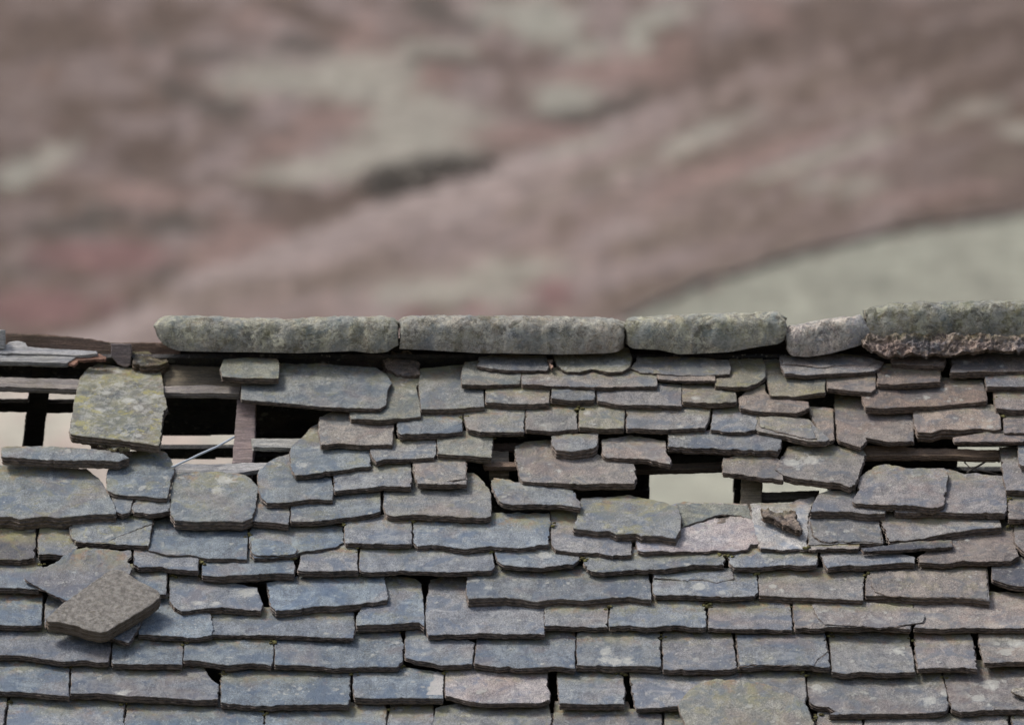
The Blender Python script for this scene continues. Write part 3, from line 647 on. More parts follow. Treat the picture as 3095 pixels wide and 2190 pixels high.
timber('pale bleached batten under the wire and the rafter foot', 'batten', 'batten', 'e', '146,25 148,34 195,33 222,28.5 252,28 255,24 250,22 219,22 190,23 160,22.5', .010, .022, (.40, .375, .345), .05, group=BAT)
timber('short pale batten stub right of the bare rafter', 'batten', 'batten', 'f', '0,1 1,8.5 45,9.5 46,1', .004, .022, (.36, .36, .32), .3, group=BAT)
timber('pale rafter piece in the small hole above the centre', 'rafter', 'rafter', 'f', '206,12 206,23 223,23 223,12', -.02, .08, (.34, .29, .23), .2, group=RAF)
timber('brown batten piece in the small hole above the centre', 'batten', 'batten', 'f', '200,21.5 202,26 234,26 234,21.5', .0, .02, (.22, .16, .12), .1, group=BAT)
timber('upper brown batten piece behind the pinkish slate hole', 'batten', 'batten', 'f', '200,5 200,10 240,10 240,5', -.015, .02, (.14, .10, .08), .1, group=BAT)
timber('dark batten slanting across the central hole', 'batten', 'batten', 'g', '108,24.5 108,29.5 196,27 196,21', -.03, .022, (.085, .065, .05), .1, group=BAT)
timber('mossy rafter foot right of the bright central opening', 'rafter', 'rafter', 'g', '207,34 206,62 224,62 225,34', -.03, .09, (.25, .21, .15), .5, group=RAF)
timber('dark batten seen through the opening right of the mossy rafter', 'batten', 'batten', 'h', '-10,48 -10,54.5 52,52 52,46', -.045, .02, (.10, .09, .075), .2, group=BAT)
timber('long mossy brown batten across the right hand hole', 'batten', 'batten', 'h', '85,8.5 90,16.5 150,16 209,17.5 209,11 130,9 120,6', .006, .026, (.20, .145, .105), .5, group=BAT)
timber('black rear rafter crossing the daylight at the left end', 'rafter', 'rafter', 'a', '28,62 24,95 20,128 18,150 35,150 37,128 41,95 45,62', .01, .07, (.05, .04, .032), 0, rear=True, group=RAF)  # shade of the unlit inside is put into this wood colour
timber('black rear batten crossing the daylight at the left end', 'batten', 'batten', 'a', '-5,90.5 -5,99 70,100 145,101 145,92 70,91', .0, .02, (.05, .04, .032), 0, rear=True, group=BAT)  # same dark colour, standing for wood seen against the light

def tube(name, pts, r, color, mtl):
    me = bpy.data.meshes.new(name); V = []; F = []; ns = 8
    for i, p in enumerate(pts):
        d = (pts[min(i + 1, len(pts) - 1)] - pts[max(i - 1, 0)]).normalized()
        a = d.orthogonal().normalized(); b = d.cross(a)
        for k in range(ns):
            th = 2 * math.pi * k / ns; V.append(p + a * math.cos(th) * r + b * math.sin(th) * r)
    for i in range(len(pts) - 1):
        for k in range(ns): F.append((i * ns + k, i * ns + (k + 1) % ns, (i + 1) * ns + (k + 1) % ns, (i + 1) * ns + k))
    F.append(tuple(range(ns))); F.append(tuple(range((len(pts) - 1) * ns, len(pts) * ns)))
    me.from_pydata([tuple(v) for v in V], [], F); me.materials.append(mtl)
    bm = bmesh.new(); bm.from_mesh(me); bmesh.ops.recalc_face_normals(bm, faces=bm.faces); bm.to_mesh(me); bm.free()
    me.polygons.foreach_set('use_smooth', [True] * len(me.polygons))
    o = bpy.data.objects.new(name, me); C.objects.link(o); o.color = (*color, 0)
    return o
mw_, nt_ = mat('pale_wire'); t_ = NT(nt_)
b_ = t_.n('ShaderNodeBsdfPrincipled'); oi_ = t_.n('ShaderNodeObjectInfo'); nt_.links.new(oi_.outputs['Color'], b_.inputs['Base Color']); b_.inputs['Roughness'].default_value = .45
o_ = t_.n('ShaderNodeOutputMaterial'); nt_.links.new(b_.outputs[0], o_.inputs[0])
wp = [hit(x, y, RIDGE + NF * .05, NF) for x, y in pts_of('e', '203,0 196,4 188,8.5 180,12 172,15.5 165,19 158,22 152,25 149,26')]
tag(tube('wire', wp, .0038, (.50, .56, .62), mw_), 'pale bluish wire stretched from the bare rafter down to the slates', 'wire')
wp = [hit(x, y, RIDGE + NF * -.02, NF) for x, y in pts_of('h', '204,17 198,20 192,24 186,27 180,31')]
tag(tube('twig', wp, .0035, (.10, .08, .06), mw_), 'thin dark twig rising to the right in the small bright gap', 'twig', 'twigs in the bright gap at the right')
wp = [hit(x, y, RIDGE + NF * -.02, NF) for x, y in pts_of('h', '178,22 183,27 192,29 210,33')]
tag(tube('twig', wp, .003, (.10, .08, .06), mw_), 'thin dark twig sloping down to the right in the small bright gap', 'twig', 'twigs in the bright gap at the right')

# ------------------------------------------------------------------ ridge stones
def interp(pl, x):
    if x <= pl[0][0]: return pl[0][1]
    for (a, b), (c_, d_) in zip(pl, pl[1:]):
        if x <= c_: return b + (d_ - b) * (x - a) / (c_ - a + 1e-9)
    return pl[-1][1]
def P(tile, s): return pts_of(tile, s)
def ridge_stone(top, bot, color, alpha, label, sd_, dfront=.135, slant=0.0, name='ridge_stone', cat='ridge stone'):
    x0 = top[0][0]; x1 = top[-1][0]
    N = max(24, int((x1 - x0) * Q * YR / .011)); prof = 22
    V = []; F = []; rim = []
    so = sd_ * 5.1
    for i in range(N + 1):
        u = i / N; px = x0 + (x1 - x0) * u
        yt = interp(top, px); yb = interp(bot, px)
        X = (px - 1547.5) * Q * YR
        zt = ZC - (yt - 1095) * Q * YR; zb = ZC - (yb - 1095) * Q * (YR - dfront)
        endf = min(u, 1 - u) * (x1 - x0) * Q * YR           # rounding at both ends
        sh = 1 - .07 * max(0, 1 - endf / .022) ** 2
        ring = []
        for j in range(prof):
            th = math.pi * j / (prof - 1)                   # outer hood: from the front lip over the top to the back lip
            e_ = .36
            cy = math.copysign(abs(math.cos(th)) ** .40, math.cos(th)); cz = math.sin(th) ** e_
            y = YR - dfront * cy * sh; z = zb + (zt - zb) * cz * (1 - (1 - sh) * .5)
            nrm = Vector((0, -cy, cz)).normalized()
            q = Vector((X, y, z))
            dz = .005 * noise.noise(Vector((X * 9 + so, y * 9, z * 9))) + .0050 * noise.noise(Vector((X * 32 + so, y * 32, z * 32))) + - .004 * max(0, noise.noise(Vector((X * 22 + so, y * 22, z * 22 + 5))) - .1) * 4 + .0045 * noise.noise(Vector((X * 95 + so, y * 95, z * 95)))
            xo = slant * (z - zb) + (.014 * noise.noise(Vector((so + j * .35, y * 20, z * 25 + u * 9))) + .008 * noise.noise(Vector((so + j * .9, y * 50, z * 60))) if i in (0, N) else 0)
            q = q + nrm * dz + Vector((xo * (1 if i in (0, N) else min(1, 1)), 0, 0))
            ring.append(q)
        th_ = .034                                           # underside of the hood
        for j in range(prof - 1, -1, -1):
            th = math.pi * j / (prof - 1)
            cy = math.copysign(abs(math.cos(th)) ** .85, math.cos(th)); cz = math.sin(th) ** .36
            y = YR - (dfront - th_) * cy; z = zb + .001 + max(0, (zt - zb) - th_ * 1.1) * cz
            ring.append(Vector((X + .005 * noise.noise(Vector((X * 20, j, so))), y, z - .004 * noise.noise(Vector((X * 30, y * 30, so))))))
        for q in ring: V.append(tuple(q))
        rim += [0.0] * prof + [.8] * prof
        for j in (0, prof - 1): rim[-2 * prof + j] = .55
    M = 2 * prof
    for i in range(N):
        for j in range(M):
            k = (j + 1) % M
            F.append((i * M + j, (i + 1) * M + j, (i + 1) * M + k, i * M + k))
    for i in (0, N):
        for j in range(prof - 1):
            F.append((i * M + j, i * M + j + 1, i * M + M - 2 - j, i * M + M - 1 - j))
    me = bpy.data.meshes.new(name); me.from_pydata(V, [], F)
    bm = bmesh.new(); bm.from_mesh(me); bmesh.ops.recalc_face_normals(bm, faces=bm.faces); bm.to_mesh(me); bm.free()
    a = me.attributes.new('rim', 'FLOAT', 'POINT'); a.data.foreach_set('value', rim)
    a = me.attributes.new('head', 'FLOAT', 'POINT'); a.data.foreach_set('value', [.25] * len(V))
    a = me.attributes.new('lich', 'FLOAT', 'POINT'); a.data.foreach_set('value', [.8] * len(V))
    me.polygons.foreach_set('use_smooth', [True] * len(me.polygons))
    try: me.set_sharp_from_angle(angle=R(50))
    except Exception: pass
    me.materials.append(M_RIDGE)
    o = bpy.data.objects.new(name, me); C.objects.link(o); o.color = (*color, alpha)
    # origin on the stone
    cx = (x0 + x1) / 2; cc = Vector(((cx - 1547.5) * Q * YR, YR, ZR)); me.transform(__import__('mathutils').Matrix.Translation(-cc)); o.location = cc
    return tag(o, label, cat, 'ridge stones along the top of the roof' if name == 'ridge_stone' else None)
RC = (.50, .49, .40)
ridge_stone(P('a', '135.5,24 137,19 142,16.5 150,15.5 170,15 200,17') + P('b', '0,18 40,18 80,16.5 115,16 124,17.5 127,20'),
            P('a', '135.5,26 138,33 142,39 150,44 158,46 200,47') + P('b', '0,47 40,48 90,46 105,48 118,47 127,41'), RC, .22, 'leftmost ridge stone, long and green with a rounded left end', 1)
ridge_stone(P('b', '129,18 132,16.5 160,15 229,16') + P('c', '40,16 80,17 100,19 105,21'),
            P('b', '129,44 150,45 200,48') + P('c', '0,48 50,49 90,48 99,46.5 105,43'), (.46, .445, .40), .2, 'longest greyish ridge stone, second from the left', 2)
ridge_stone(P('c', '106,20 110,17.5 150,15 200,13 222,12.5 240,12.5 244,15'),
            P('c', '106,40 112,44 135,45 152,49 195,47 222,42 237,40 244,36'), RC, .25, 'greenish ridge stone with a slightly wavy underside in the middle of the ridge', 3)
ridge_stone(P('d', '22,34 25,30 50,25 80,21 87,20 91,26 95,33'),
            P('d', '22,50 26,56 40,57 60,54 85,47 92,43 95,38'), (.60, .54, .50), .05, 'short pinkish ridge stone with a slanted right end', 4)
ridge_stone(P('d', '92,15 98,13 107,12 112,10 150,9 200,8 240,8.5'),
            P('d', '92,34 96,38 102,40 150,41 240,41'), (.36, .365, .30), .3, 'dark mottled ridge stone bedded on reddish mortar at the right end', 5)
bm_ = timber('brown ridge beam hidden in shadow beneath the row of ridge stones', 'ridge_beam', 'beam', 'a', '150,36 150,80 1060,80 1060,30 600,34', 0, .045, (.04, .032, .026), .0, vertical=YR + .03)  # added to stop light leaking under the stones; near black like their shade
# mortar bedding under the last ridge stone
bp_ = P('d', '89,42 90,46 96,50 104,54 112,56 118,55 125,56 135,53.5 145,55 155,53 166,55.5 178,52 190,53 205,51 220,52 240,50.5 240,38 96,37')
O, ex, ey, nn = frame_for(bp_, .045, -.45)
ob = slab('mortar_bedding', to2d(bp_, O, ex, ey, nn), O, ex, ey, nn, .022, M_RIDGE, (.40, .325, .285), .0, 77, 2.4, rough=3.4, grid=.005)
tag(ob, 'crumbling reddish mortar bedding under the right hand ridge stone', 'mortar')

# ------------------------------------------------------------------ the rest of the roof, outside the picture, and the rear slope
def simple_slating(name, cells, front=True, color=(.19, .2, .21)):
    V = []; F = []
    n = NF if front else Vector((0, math.sin(PITCH), math.cos(PITCH)))
    up = UP if front else Vector((0, -math.cos(PITCH), math.sin(PITCH)))
    rr = random.Random(5)
    for (xa, xb, s_tail, ln, h) in cells:
        a = math.atan(.12)
        ey = up * math.cos(a) - n * math.sin(a); nn2 = n * math.cos(a) + up * math.sin(a)
        o = RIDGE + up * (-s_tail) + n * h; t = rr.uniform(.012, .018)
        b = len(V)
        for hh in (0, -t):
            for (x, s) in ((xa, 0), (xb, 0), (xb, ln), (xa, ln)):
                q = o + UX * x + ey * (s + (rr.uniform(-.006, .006) if s == 0 else 0)) + nn2 * hh; V.append(tuple(q))
        F += [(b, b+1, b+2, b+3), (b+4, b+7, b+6, b+5), (b, b+4, b+5, b+1), (b+1, b+5, b+6, b+2), (b+2, b+6, b+7, b+3), (b+3, b+7, b+4, b)]
    me = bpy.data.meshes.new(name); me.from_pydata(V, [], F); me.materials.append(M_SLATE)
    bm = bmesh.new(); bm.from_mesh(me); bmesh.ops.recalc_face_normals(bm, faces=bm.faces); bm.to_mesh(me); bm.free()
    o = bpy.data.objects.new(name, me); C.objects.link(o); o.color = (*color, .1); return o
cells = []; rr = random.Random(3); EAVE = 3.5
def LIM(s): return 1.84 if s < .9 else 1.79
s = .16
while s < EAVE:
    x = -4.6
    while x < 4.6:
        w = rr.uniform(.18, .42)
        if (x + w < -LIM(s) or x > LIM(s)) or s > 2.03:
            xb = x + w
            cells.append((x, xb - .004, s, .30, .035))
        elif x < -LIM(s): cells.append((x, -LIM(s), s, .30, .035))
        elif x + w > LIM(s): cells.append((LIM(s), x + w, s, .30, .035))
        x += w
    s += .155
tag(simple_slating('front_roof_slating', cells), 'slated roof slope continuing outside the picture', None, None, 'structure')
# rear slope: pixel spans kept (slates coloured dark for the shade inside); gaps let the daylight through
NR_IN = Vector((0, -math.sin(PITCH), -math.cos(PITCH)))
UPR = Vector((0, -math.cos(PITCH), math.sin(PITCH)))
def rear_s(py):
    p = hit(1547, py, RIDGE, NR_IN); return -(p - RIDGE).dot(UPR)
def rear_x(px, py): return hit(px, py, RIDGE, NR_IN).x
spans = [(1085, 1150, [(-2600, 5700)]), (1150, 1186, [(-2600, 5700)]), (1186, 1240, [(-2600, -400), (330, 5700)]), (1240, 1316, [(-2600, -400), (420, 5700)]),
         (1316, 1352, [(-2600, -400), (740, 5700)]), (1352, 1385, [(-2600, -400), (440, 2890), (3060, 5700)]), (1385, 1424, [(-2600, -400), (760, 2890), (3060, 5700)]),
         (1424, 1485, [(-2600, -400), (760, 1960), (2215, 2260), (2500, 5700)]), (1485, 1545, [(-2600, -400), (760, 1960), (2215, 2270), (2500, 5700)]),
         (1545, 1700, [(-2600, 5700)]), (1700, 1900, [(-2600, 5700)]), (1900, 2100, [(-2600, 5700)]), (2100, 2300, [(-2600, 5700)]), (2300, 2600, [(-2600, 5700)]), (2600, 2900, [(-2600, 5700)])]
cells = []
for (ya, yb, sp) in spans:
    sa = rear_s(ya); sb = rear_s(yb)
    for (pa, pb) in sp:
        xa = rear_x(pa, yb); xb = rear_x(pb, yb); x = xa
        while x < xb - 1e-4:
            w = min(rr.uniform(.2, .4), xb - x)
            nsub = max(1, int((sb - sa) / .13 + .5)); hh_ = (sb - sa) / nsub
            for q_ in range(nsub): cells.append((x, x + w + .002, sa + hh_ * (q_ + 1), hh_ + (.03 if q_ or ya not in (1352, 1545) else .006), .018))
            x += w
tag(simple_slating('rear_roof_slating', cells, False, (.05, .05, .055)), 'dark underside of the far roof slope seen through the holes', None, None, 'structure')
# stone walls that carry the roof
mwl, ntl = mat('rubble_wall'); tl = NT(ntl)
vv, _ = coords(tl, False)
vor = tl.n('ShaderNodeTexVoronoi', i_Vector=vv, i_Scale=4.0, feature='DISTANCE_TO_EDGE')
vc = tl.n('ShaderNodeTexVoronoi', i_Vector=vv, i_Scale=4.0)
cc_ = tl.mix(tl.ramp(vc.outputs['Color'], .2, .8), (.13, .12, .10), (.26, .235, .20))
cc_ = tl.mix(tl.ramp(vor.outputs['Distance'], .0, .06), (.10, .09, .075), cc_)
bb = tl.n('ShaderNodeBsdfPrincipled'); ntl.links.new(cc_, bb.inputs['Base Color']); bb.inputs['Roughness'].default_value = .9
bpn = tl.n('ShaderNodeBump', i_Height=tl.ramp(vor.outputs['Distance'], 0, .1)); bpn.inputs['Distance'].default_value = .03; ntl.links.new(bpn.outputs[0], bb.inputs['Normal'])
oo = tl.n('ShaderNodeOutputMaterial'); ntl.links.new(bb.outputs[0], oo.inputs[0])
def prism(name, poly_yz, xa, xb, mtl):
    V = [(xa, y, z) for y, z in poly_yz] + [(xb, y, z) for y, z in poly_yz]; n = len(poly_yz)
    F = [tuple(range(n)), tuple(range(2 * n - 1, n - 1, -1))] + [(i, (i + 1) % n, n + (i + 1) % n, n + i) for i in range(n)]
    me = bpy.data.meshes.new(name); me.from_pydata(V, [], F); me.materials.append(mtl)
    bm = bmesh.new(); bm.from_mesh(me); bmesh.ops.recalc_face_normals(bm, faces=bm.faces); bm.to_mesh(me); bm.free()
    o = bpy.data.objects.new(name, me); C.objects.link(o); return o
run = (EAVE - .25) * math.cos(PITCH); fall = (EAVE - .25) * math.sin(PITCH)
zt = ZR - fall - .12
tag(prism('front_wall', [(YR - run, -1.5), (YR - run + .5, -1.5), (YR - run + .5, zt), (YR - run, zt)], -4.4, 4.4, mwl), 'rubble wall carrying the eaves on the near side', None, None, 'structure')
tag(prism('rear_wall', [(YR + run - .5, -1.5), (YR + run, -1.5), (YR + run, zt), (YR + run - .5, zt)], -4.4, 4.4, mwl), 'rubble wall carrying the eaves on the far side', None, None, 'structure')
for xa in (-4.4, 3.9):
    tag(prism('gable_wall', [(YR - run + .502, -1.5), (YR + run - .502, -1.5), (YR + run - .502, zt + .20), (YR, ZR - .16), (YR - run + .502, zt + .20)], xa + .002, xa + .498, mwl),
        'gable wall closing the %s end of the building' % ('left' if xa < 0 else 'right'), None, None, 'structure')

# ------------------------------------------------------------------ the land: one sheet from the camera to the horizon
PROF = [(0, 4.3), (8, 4.2), (13, 2.2), (17, 0.1), (25, 0.0), (50, -.9), (80, -2), (150, -4), (212, 0), (275, 3.5), (350, 6.75), (450, 14.75), (575, 28.5), (750, 53.5), (1000, 91), (1300, 136), (2000, 200), (5500, 240)]
def ground_z(x, y):
    D = math.hypot(x, y); z = interp(PROF, D)
    if D > 150:
        a = min(1, (D - 150) / 300)
        z += a * (4.0 * noise.noise(Vector((x / 65, y / 65, 3))) + 1.2 * noise.noise(Vector((x / 18, y / 18, 9))))
    return z
def to_px(x, y, z): return 1547.5 + x / y / Q, 1095 - (z - ZC) / y / Q
# cover of the slopes: centre (photograph px), half sizes, tilt, colour, softness
G = {'pale': (.312, .290, .246), 'pink': (.240, .166, .146), 'brown': (.116, .085, .069), 'dark': (.088, .076, .065), 'rose': (.200, .116, .110),
     'green': (.290, .280, .238), 'mauve': (.240, .190, .176), 'tan': (.170, .132, .108)}
CREST = [(-2000, 1600), (297, 991), (607, 809), (944, 674), (1281, 570), (1551, 472), (1955, 324), (2360, 189), (3095, -20), (5000, -700)]
FIELD = [(1500, 1300), (1850, 985), (2023, 905), (2225, 832), (2427, 775), (2697, 708), (3095, 650), (6000, 300)]
PATCH = []
for w_ in """820,160,150,50,0,pale 750,190,260,45,10,pale 560,190,120,30,0,pale 960,280,200,70,5,pale 880,340,170,55,-5,pale 700,385,240,30,-8,pale 1180,30,150,45,0,green 1270,220,90,50,0,green 1230,70,90,40,0,green
1480,35,110,25,-15,green 1430,90,40,50,0,green 980,105,130,14,8,pale 1330,120,90,22,0,green 100,360,110,35,-25,pale 30,400,50,40,0,green 480,375,60,22,0,mauve 200,190,110,30,-5,mauve
430,215,110,30,18,dark 520,245,70,25,15,dark 330,90,45,15,0,dark 660,95,90,18,5,dark 980,30,100,30,25,dark 1010,130,120,18,5,dark 470,125,110,18,5,dark 950,385,110,36,-8,dark 870,420,70,35,-20,dark 1280,265,90,22,-5,dark 1385,235,80,22,-15,dark
330,340,90,45,-20,brown 240,470,80,18,0,dark 160,510,120,26,0,dark 390,500,90,30,0,dark 60,605,80,15,0,dark 390,600,70,20,-20,dark 620,430,190,25,10,brown 700,480,160,40,-20,brown 130,80,170,60,0,brown 250,235,160,26,5,brown
120,430,130,24,0,brown 1370,30,45,60,20,mauve 1620,110,160,30,-10,brown 1500,70,60,18,0,brown 700,40,140,30,20,brown 380,40,120,30,0,brown 740,270,110,32,-10,pink 1180,300,180,26,0,pink 1370,165,200,26,-5,pink 640,320,100,18,0,pink
100,690,170,45,0,rose 230,575,180,45,0,rose 520,550,150,40,-15,pink 350,440,120,25,0,pink 1000,560,380,40,-22,mauve 1420,375,300,14,-20,pale 1290,425,300,14,-20,tan 1650,370,300,22,-20,pink 1500,520,130,25,-20,tan 1900,420,110,25,0,pale
2100,95,220,35,-10,brown 2200,190,150,35,-10,brown 2000,170,250,20,-18,brown 1900,255,250,15,-15,tan 2150,425,220,14,-8,pink 800,620,210,30,-10,tan 1000,655,210,36,0,pale 1170,605,160,28,0,pale 1060,690,30,22,0,rose 1245,650,50,40,0,rose
1420,600,200,28,-10,mauve 930,700,30,18,0,rose 1870,30,130,50,-15,brown 480,655,220,18,-12,tan 1300,325,90,14,-15,pale 1600,290,120,18,-18,pale 2285,290,60,20,0,pale 1620,600,260,12,-20,tan 1700,480,250,14,-20,tan 1850,350,220,14,-18,pale 2150,260,120,14,-10,pale 2250,380,80,40,0,tan""".split():
    q_ = w_.split(','); PATCH.append((float(q_[0]) * 1.3486, float(q_[1]) * 1.3486, float(q_[2]) * 1.3486, float(q_[3]) * 1.3486, float(q_[4]), q_[5]))
def mixc(a, b, f): return tuple(a[i] + (b[i] - a[i]) * f for i in range(3))
def sst(a, b, x):
    t = max(0, min(1, (x - a) / (b - a))); return t * t * (3 - 2 * t)
def cover(x, y, z):
    if y < 110: return (.16, .165, .10)
    px, py = to_px(x, y, z)
    n1 = noise.noise(Vector((px / 150, py / 70, 1))); n2 = noise.noise(Vector((px / 60, py / 32, 5))); n3 = noise.noise(Vector((px / 25, py / 14, 8)))
    cy = interp(CREST, px) + 8 * n1; fy = interp(FIELD, px) + 5 * n1
    if px < 1700: fy = 1130 + 20 * n1
    near = sst(-8, 8, py - cy)
    far_c = mixc(G['mauve'], G['brown'], sst(-.30, .35, n1 + .6 * n2 + .5 * n3) * (.75 + .25 * sst(900, 0, px)))
    far_c = mixc(far_c, G['pink'], sst(.05, .6, noise.noise(Vector((px / 240, py / 120, 12)))) * .7)
    a = math.radians(-22); u = px * math.cos(a) + py * math.sin(a); v = -px * math.sin(a) + py * math.cos(a)
    st = noise.noise(Vector((u / 420, v / 45, 2))) + .5 * noise.noise(Vector((u / 140, v / 22, 4)))
    near_c = mixc(mixc(G['mauve'], G['pink'], .4), G['tan'], sst(-.4, .5, st)); near_c = mixc(near_c, G['brown'], min(1, sst(.10, .6, st) * .6 + .55 * sst(1900, 3000, px)))
    near_c = mixc(near_c, (.268, .222, .208), sst(.0, .6, -st) * .8 * (1 - .5 * sst(1900, 3000, px)))
    near_c = mixc(near_c, (.320, .262, .244), (1 - sst(10, 210, py - cy)) * .8 * (1 - sst(1300, 2500, px)))
    far_c = mixc(far_c, G['brown'], (1 - sst(10, 120, cy - py)) * .8)
    far_c = mixc(far_c, G['brown'], .45 * sst(700, 0, px)); near_c = mixc(near_c, G['brown'], .35 * sst(2500, 3095, px))
    c = mixc(far_c, near_c, near)
    for (ax, ay, hw, hh, tl_, g) in PATCH:
        if math.hypot(px - ax, py - ay) > 2.4 * max(hw, hh): continue
        t_ = math.radians(tl_); dx = px - ax; dy = py - ay
        uu = (dx * math.cos(t_) + dy * math.sin(t_)) / hw; ww = (-dx * math.sin(t_) + dy * math.cos(t_)) / hh
        r = math.sqrt(uu * uu + ww * ww) + .40 * n2 + .22 * n3
        f = 1 - sst(.55, 1.15, r)
        if f > 0: c = mixc(c, G[g], f * .82)
    f = sst(-8, 8, py - fy)
    fc = mixc((.285, .283, .232), (.272, .268, .220), sst(-.4, .4, n1)); 
    if px < 1900: fc = mixc((.36, .30, .26), (.34, .32, .27), sst(-.3, .3, n1))
    if py > 1120: fc = tuple(q * 1.28 for q in fc)  # land seen through the roof gaps coloured lighter, so the gaps look brighter
    c = mixc(c, fc, f)
    m_ = 1 + .25 * n3 + .22 * n2 + .22 * noise.noise(Vector((px / 34, py / 20, 21)))
    return (c[0] * m_, c[1] * m_, c[2] * m_)
azs = []
a = -180.0
while a < 180:
    azs.append(a)
    a += .045 if -6.2 <= a < 6.2 else (.6 if abs(a) < 30 else 4)
Ds = [.5, 3, 6, 8, 11, 13, 15, 17, 20, 25, 32, 50, 80, 115]
dcur = 140.0
while dcur < 1550:
    Ds.append(dcur); dcur *= 1.0125
Ds += [1800, 2200, 3000, 5500]
V = []; colr = []; F = []
for D in Ds:
    for a in azs:
        x = D * math.sin(R(a)); y = D * math.cos(R(a)); z = ground_z(x, y)
        V.append((x, y, z)); colr += [*(cover(x, y, z) if abs(a) < 60 else (.24, .195, .17)), 1.0]
na = len(azs)
for i in range(len(Ds) - 1):
    for j in range(na):
        k = (j + 1) % na; F.append((i * na + j, i * na + k, (i + 1) * na + k, (i + 1) * na + j))
F.append(tuple(range(na - 1, -1, -1)))
me = bpy.data.meshes.new('hillside_ground'); me.from_pydata(V, [], F)
ca = me.color_attributes.new('cover', 'FLOAT_COLOR', 'POINT'); ca.data.foreach_set('color', colr)
me.polygons.foreach_set('use_smooth', [True] * len(me.polygons))
bm = bmesh.new(); bm.from_mesh(me); bmesh.ops.recalc_face_normals(bm, faces=bm.faces)
if sum(f.normal.z for f in bm.faces) < 0: bmesh.ops.reverse_faces(bm, faces=bm.faces)
bm.to_mesh(me); bm.free()
mg, ng = mat('hill_grass_and_bracken'); tg = NT(ng)
at = tg.n('ShaderNodeAttribute', attribute_name='cover'); vv, _ = coords(tg, False)
cg = tg.mix(tg.ramp(tg.noise(vv, .4, 5, .7), .3, .7), tg.mix(1.0, at.outputs['Color'], (.72, .72, .72), 'MULTIPLY'), tg.mix(1.0, at.outputs['Color'], (1.22, 1.22, 1.20), 'MULTIPLY'))
bg_ = tg.n('ShaderNodeBsdfPrincipled'); ng.links.new(cg, bg_.inputs['Base Color']); bg_.inputs['Roughness'].default_value = .95; bg_.inputs['Specular IOR Level'].default_value = .1
bp = tg.n('ShaderNodeBump', i_Height=tg.noise(vv, 1.2, 5, .7)); bp.inputs['Distance'].default_value = .5; bp.inputs['Strength'].default_value = .5; ng.links.new(bp.outputs[0], bg_.inputs['Normal'])
og = tg.n('ShaderNodeOutputMaterial'); ng.links.new(bg_.outputs[0], og.inputs[0])
me.materials.append(mg)
ground = bpy.data.objects.new('ground', me); C.objects.link(ground); tag(ground, 'hillside of bracken, heather and pale grass rising behind the roof', None, None, 'structure')

def land_at(px, py):
    """first point of the land seen at a photograph pixel"""
    r = ray(px, py); prev = None; D = 140.0
    while D < 1600:
        p = CAM + r * D
        if p.z <= ground_z(p.x, p.y): return p
        D *= 1.006
    return None
# dark dry-stone wall round the pale field
def plain(name, col, var=.3, scale=8):
    m, nt = mat(name); t = NT(nt); v, _ = coords(t, False)
    c_ = t.mix(t.ramp(t.noise(v, scale, 4, .7), .35, .65), tuple(q * (1 - var) for q in col), tuple(q * (1 + var) for q in col))
    b = t.n('ShaderNodeBsdfPrincipled'); nt.links.new(c_, b.inputs['Base Color']); b.inputs['Roughness'].default_value = .95
    o = t.n('ShaderNodeOutputMaterial'); nt.links.new(b.outputs[0], o.inputs[0]); return m
M_FW = plain('dark_field_wall', (.15, .135, .115)); M_BUSH = plain('heather_bush', (.185, .165, .14), .25, 1.5)
pts = [land_at(px, interp(FIELD, px)) for px in range(1880, 3400, 40)]
pts = [p for p in pts if p]
V = []; F = []
rr = random.Random(9)
for i, p in enumerate(pts):
    d = (pts[min(i + 1, len(pts) - 1)] - pts[max(0, i - 1)]).normalized(); sde = Vector((-d.y, d.x, 0)).normalized()
    z = ground_z(p.x, p.y); h = .38 + rr.uniform(-.12, .12)
    for (w, hh) in ((.34, -.5), (.20, h * .7), (.14, h), (-.14, h), (-.20, h * .7), (-.34, -.5)):
        q = Vector((p.x, p.y, z)) + sde * w; V.append((q.x, q.y, z + hh))
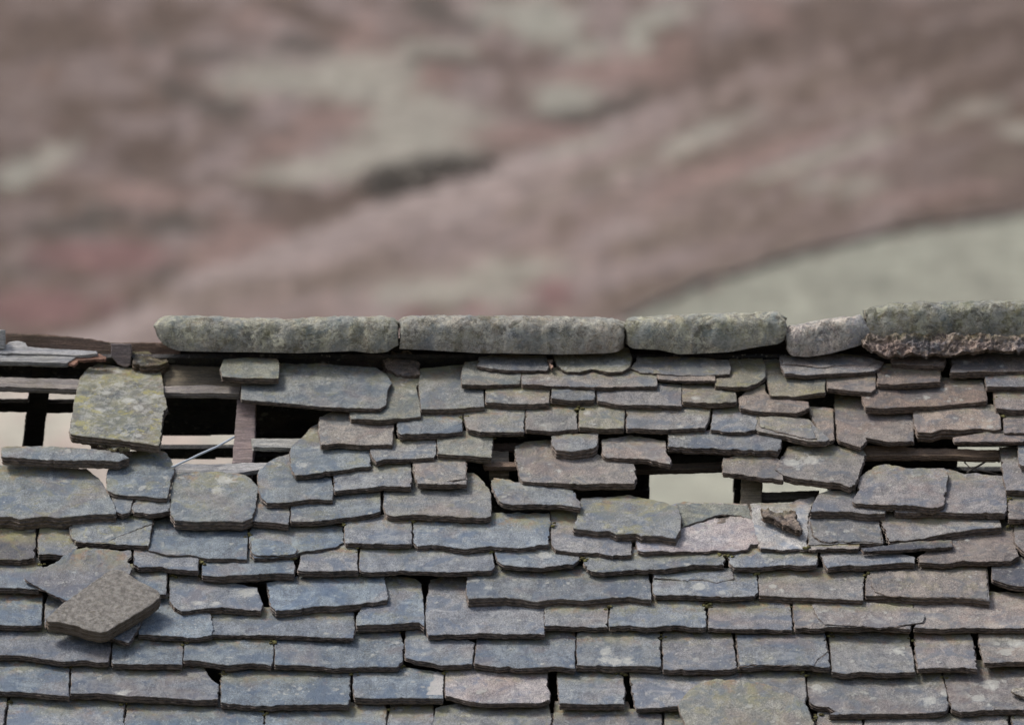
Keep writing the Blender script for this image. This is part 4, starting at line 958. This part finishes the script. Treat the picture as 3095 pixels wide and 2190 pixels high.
for i in range(len(pts) - 1):
    for j in range(5): F.append((i * 6 + j, i * 6 + j + 1, (i + 1) * 6 + j + 1, (i + 1) * 6 + j))
F.append((0, 1, 2, 3, 4, 5)); k = (len(pts) - 1) * 6; F.append((k, k + 1, k + 2, k + 3, k + 4, k + 5))
me = bpy.data.meshes.new('field_wall'); me.from_pydata(V, [], F); me.materials.append(M_FW)
o = bpy.data.objects.new('field_wall', me); C.objects.link(o); tag(o, 'dark blurred field wall curving round the pale green field at right', 'wall')
# dark bushes on the far slope
def bush_mesh(seed_, w, h):
    rr = random.Random(seed_); V = []; F = []
    for _ in range(900):
        th = rr.uniform(0, 6.283); ph = math.acos(rr.uniform(-.1, 1)); r = rr.uniform(.55, 1) * (1 + .3 * math.sin(3 * th + seed_))
        c = Vector((math.cos(th) * math.sin(ph) * r * w, math.sin(th) * math.sin(ph) * r * w * .8, max(0, math.cos(ph)) * r * h))
        s_ = rr.uniform(.08, .2) * w ** .4
        a = Vector((rr.gauss(0, 1), rr.gauss(0, 1), rr.gauss(0, 1))).normalized() * s_; b = a.orthogonal().normalized() * s_ * .6
        k = len(V); V += [tuple(c - a), tuple(c + b), tuple(c + a), tuple(c - b)]; F.append((k, k + 1, k + 2, k + 3))
    me = bpy.data.meshes.new('bush'); me.from_pydata(V, [], F); me.materials.append(M_BUSH); return me
BUSHES = [(1180, 570, 6, 'dark bush clump at the left end of the dark patch above the slope'), (1270, 528, 8, 'dark bush clump in the middle of the dark patch above the slope'), (1360, 500, 6, 'dark bush clump at the right end of the dark patch above the slope')]
for i, (px, py, w, lab) in enumerate(BUSHES):
    p = land_at(px, py + 12)
    if not p: continue
    sc = p.y / 420
    o = bpy.data.objects.new('bush', bush_mesh(i + 1, w * .55 * sc, .35 * w * sc * .35)); C.objects.link(o); o.location = (p.x, p.y, ground_z(p.x, p.y) - .1)
    tag(o, 'blurred ' + lab, 'bush', 'dark bushes on the far hillside')
for o in C.objects:
    if 'label' in o and len(o['label'].split()) > 16: print('LONG', o['label'])
print('slates', SLATES)
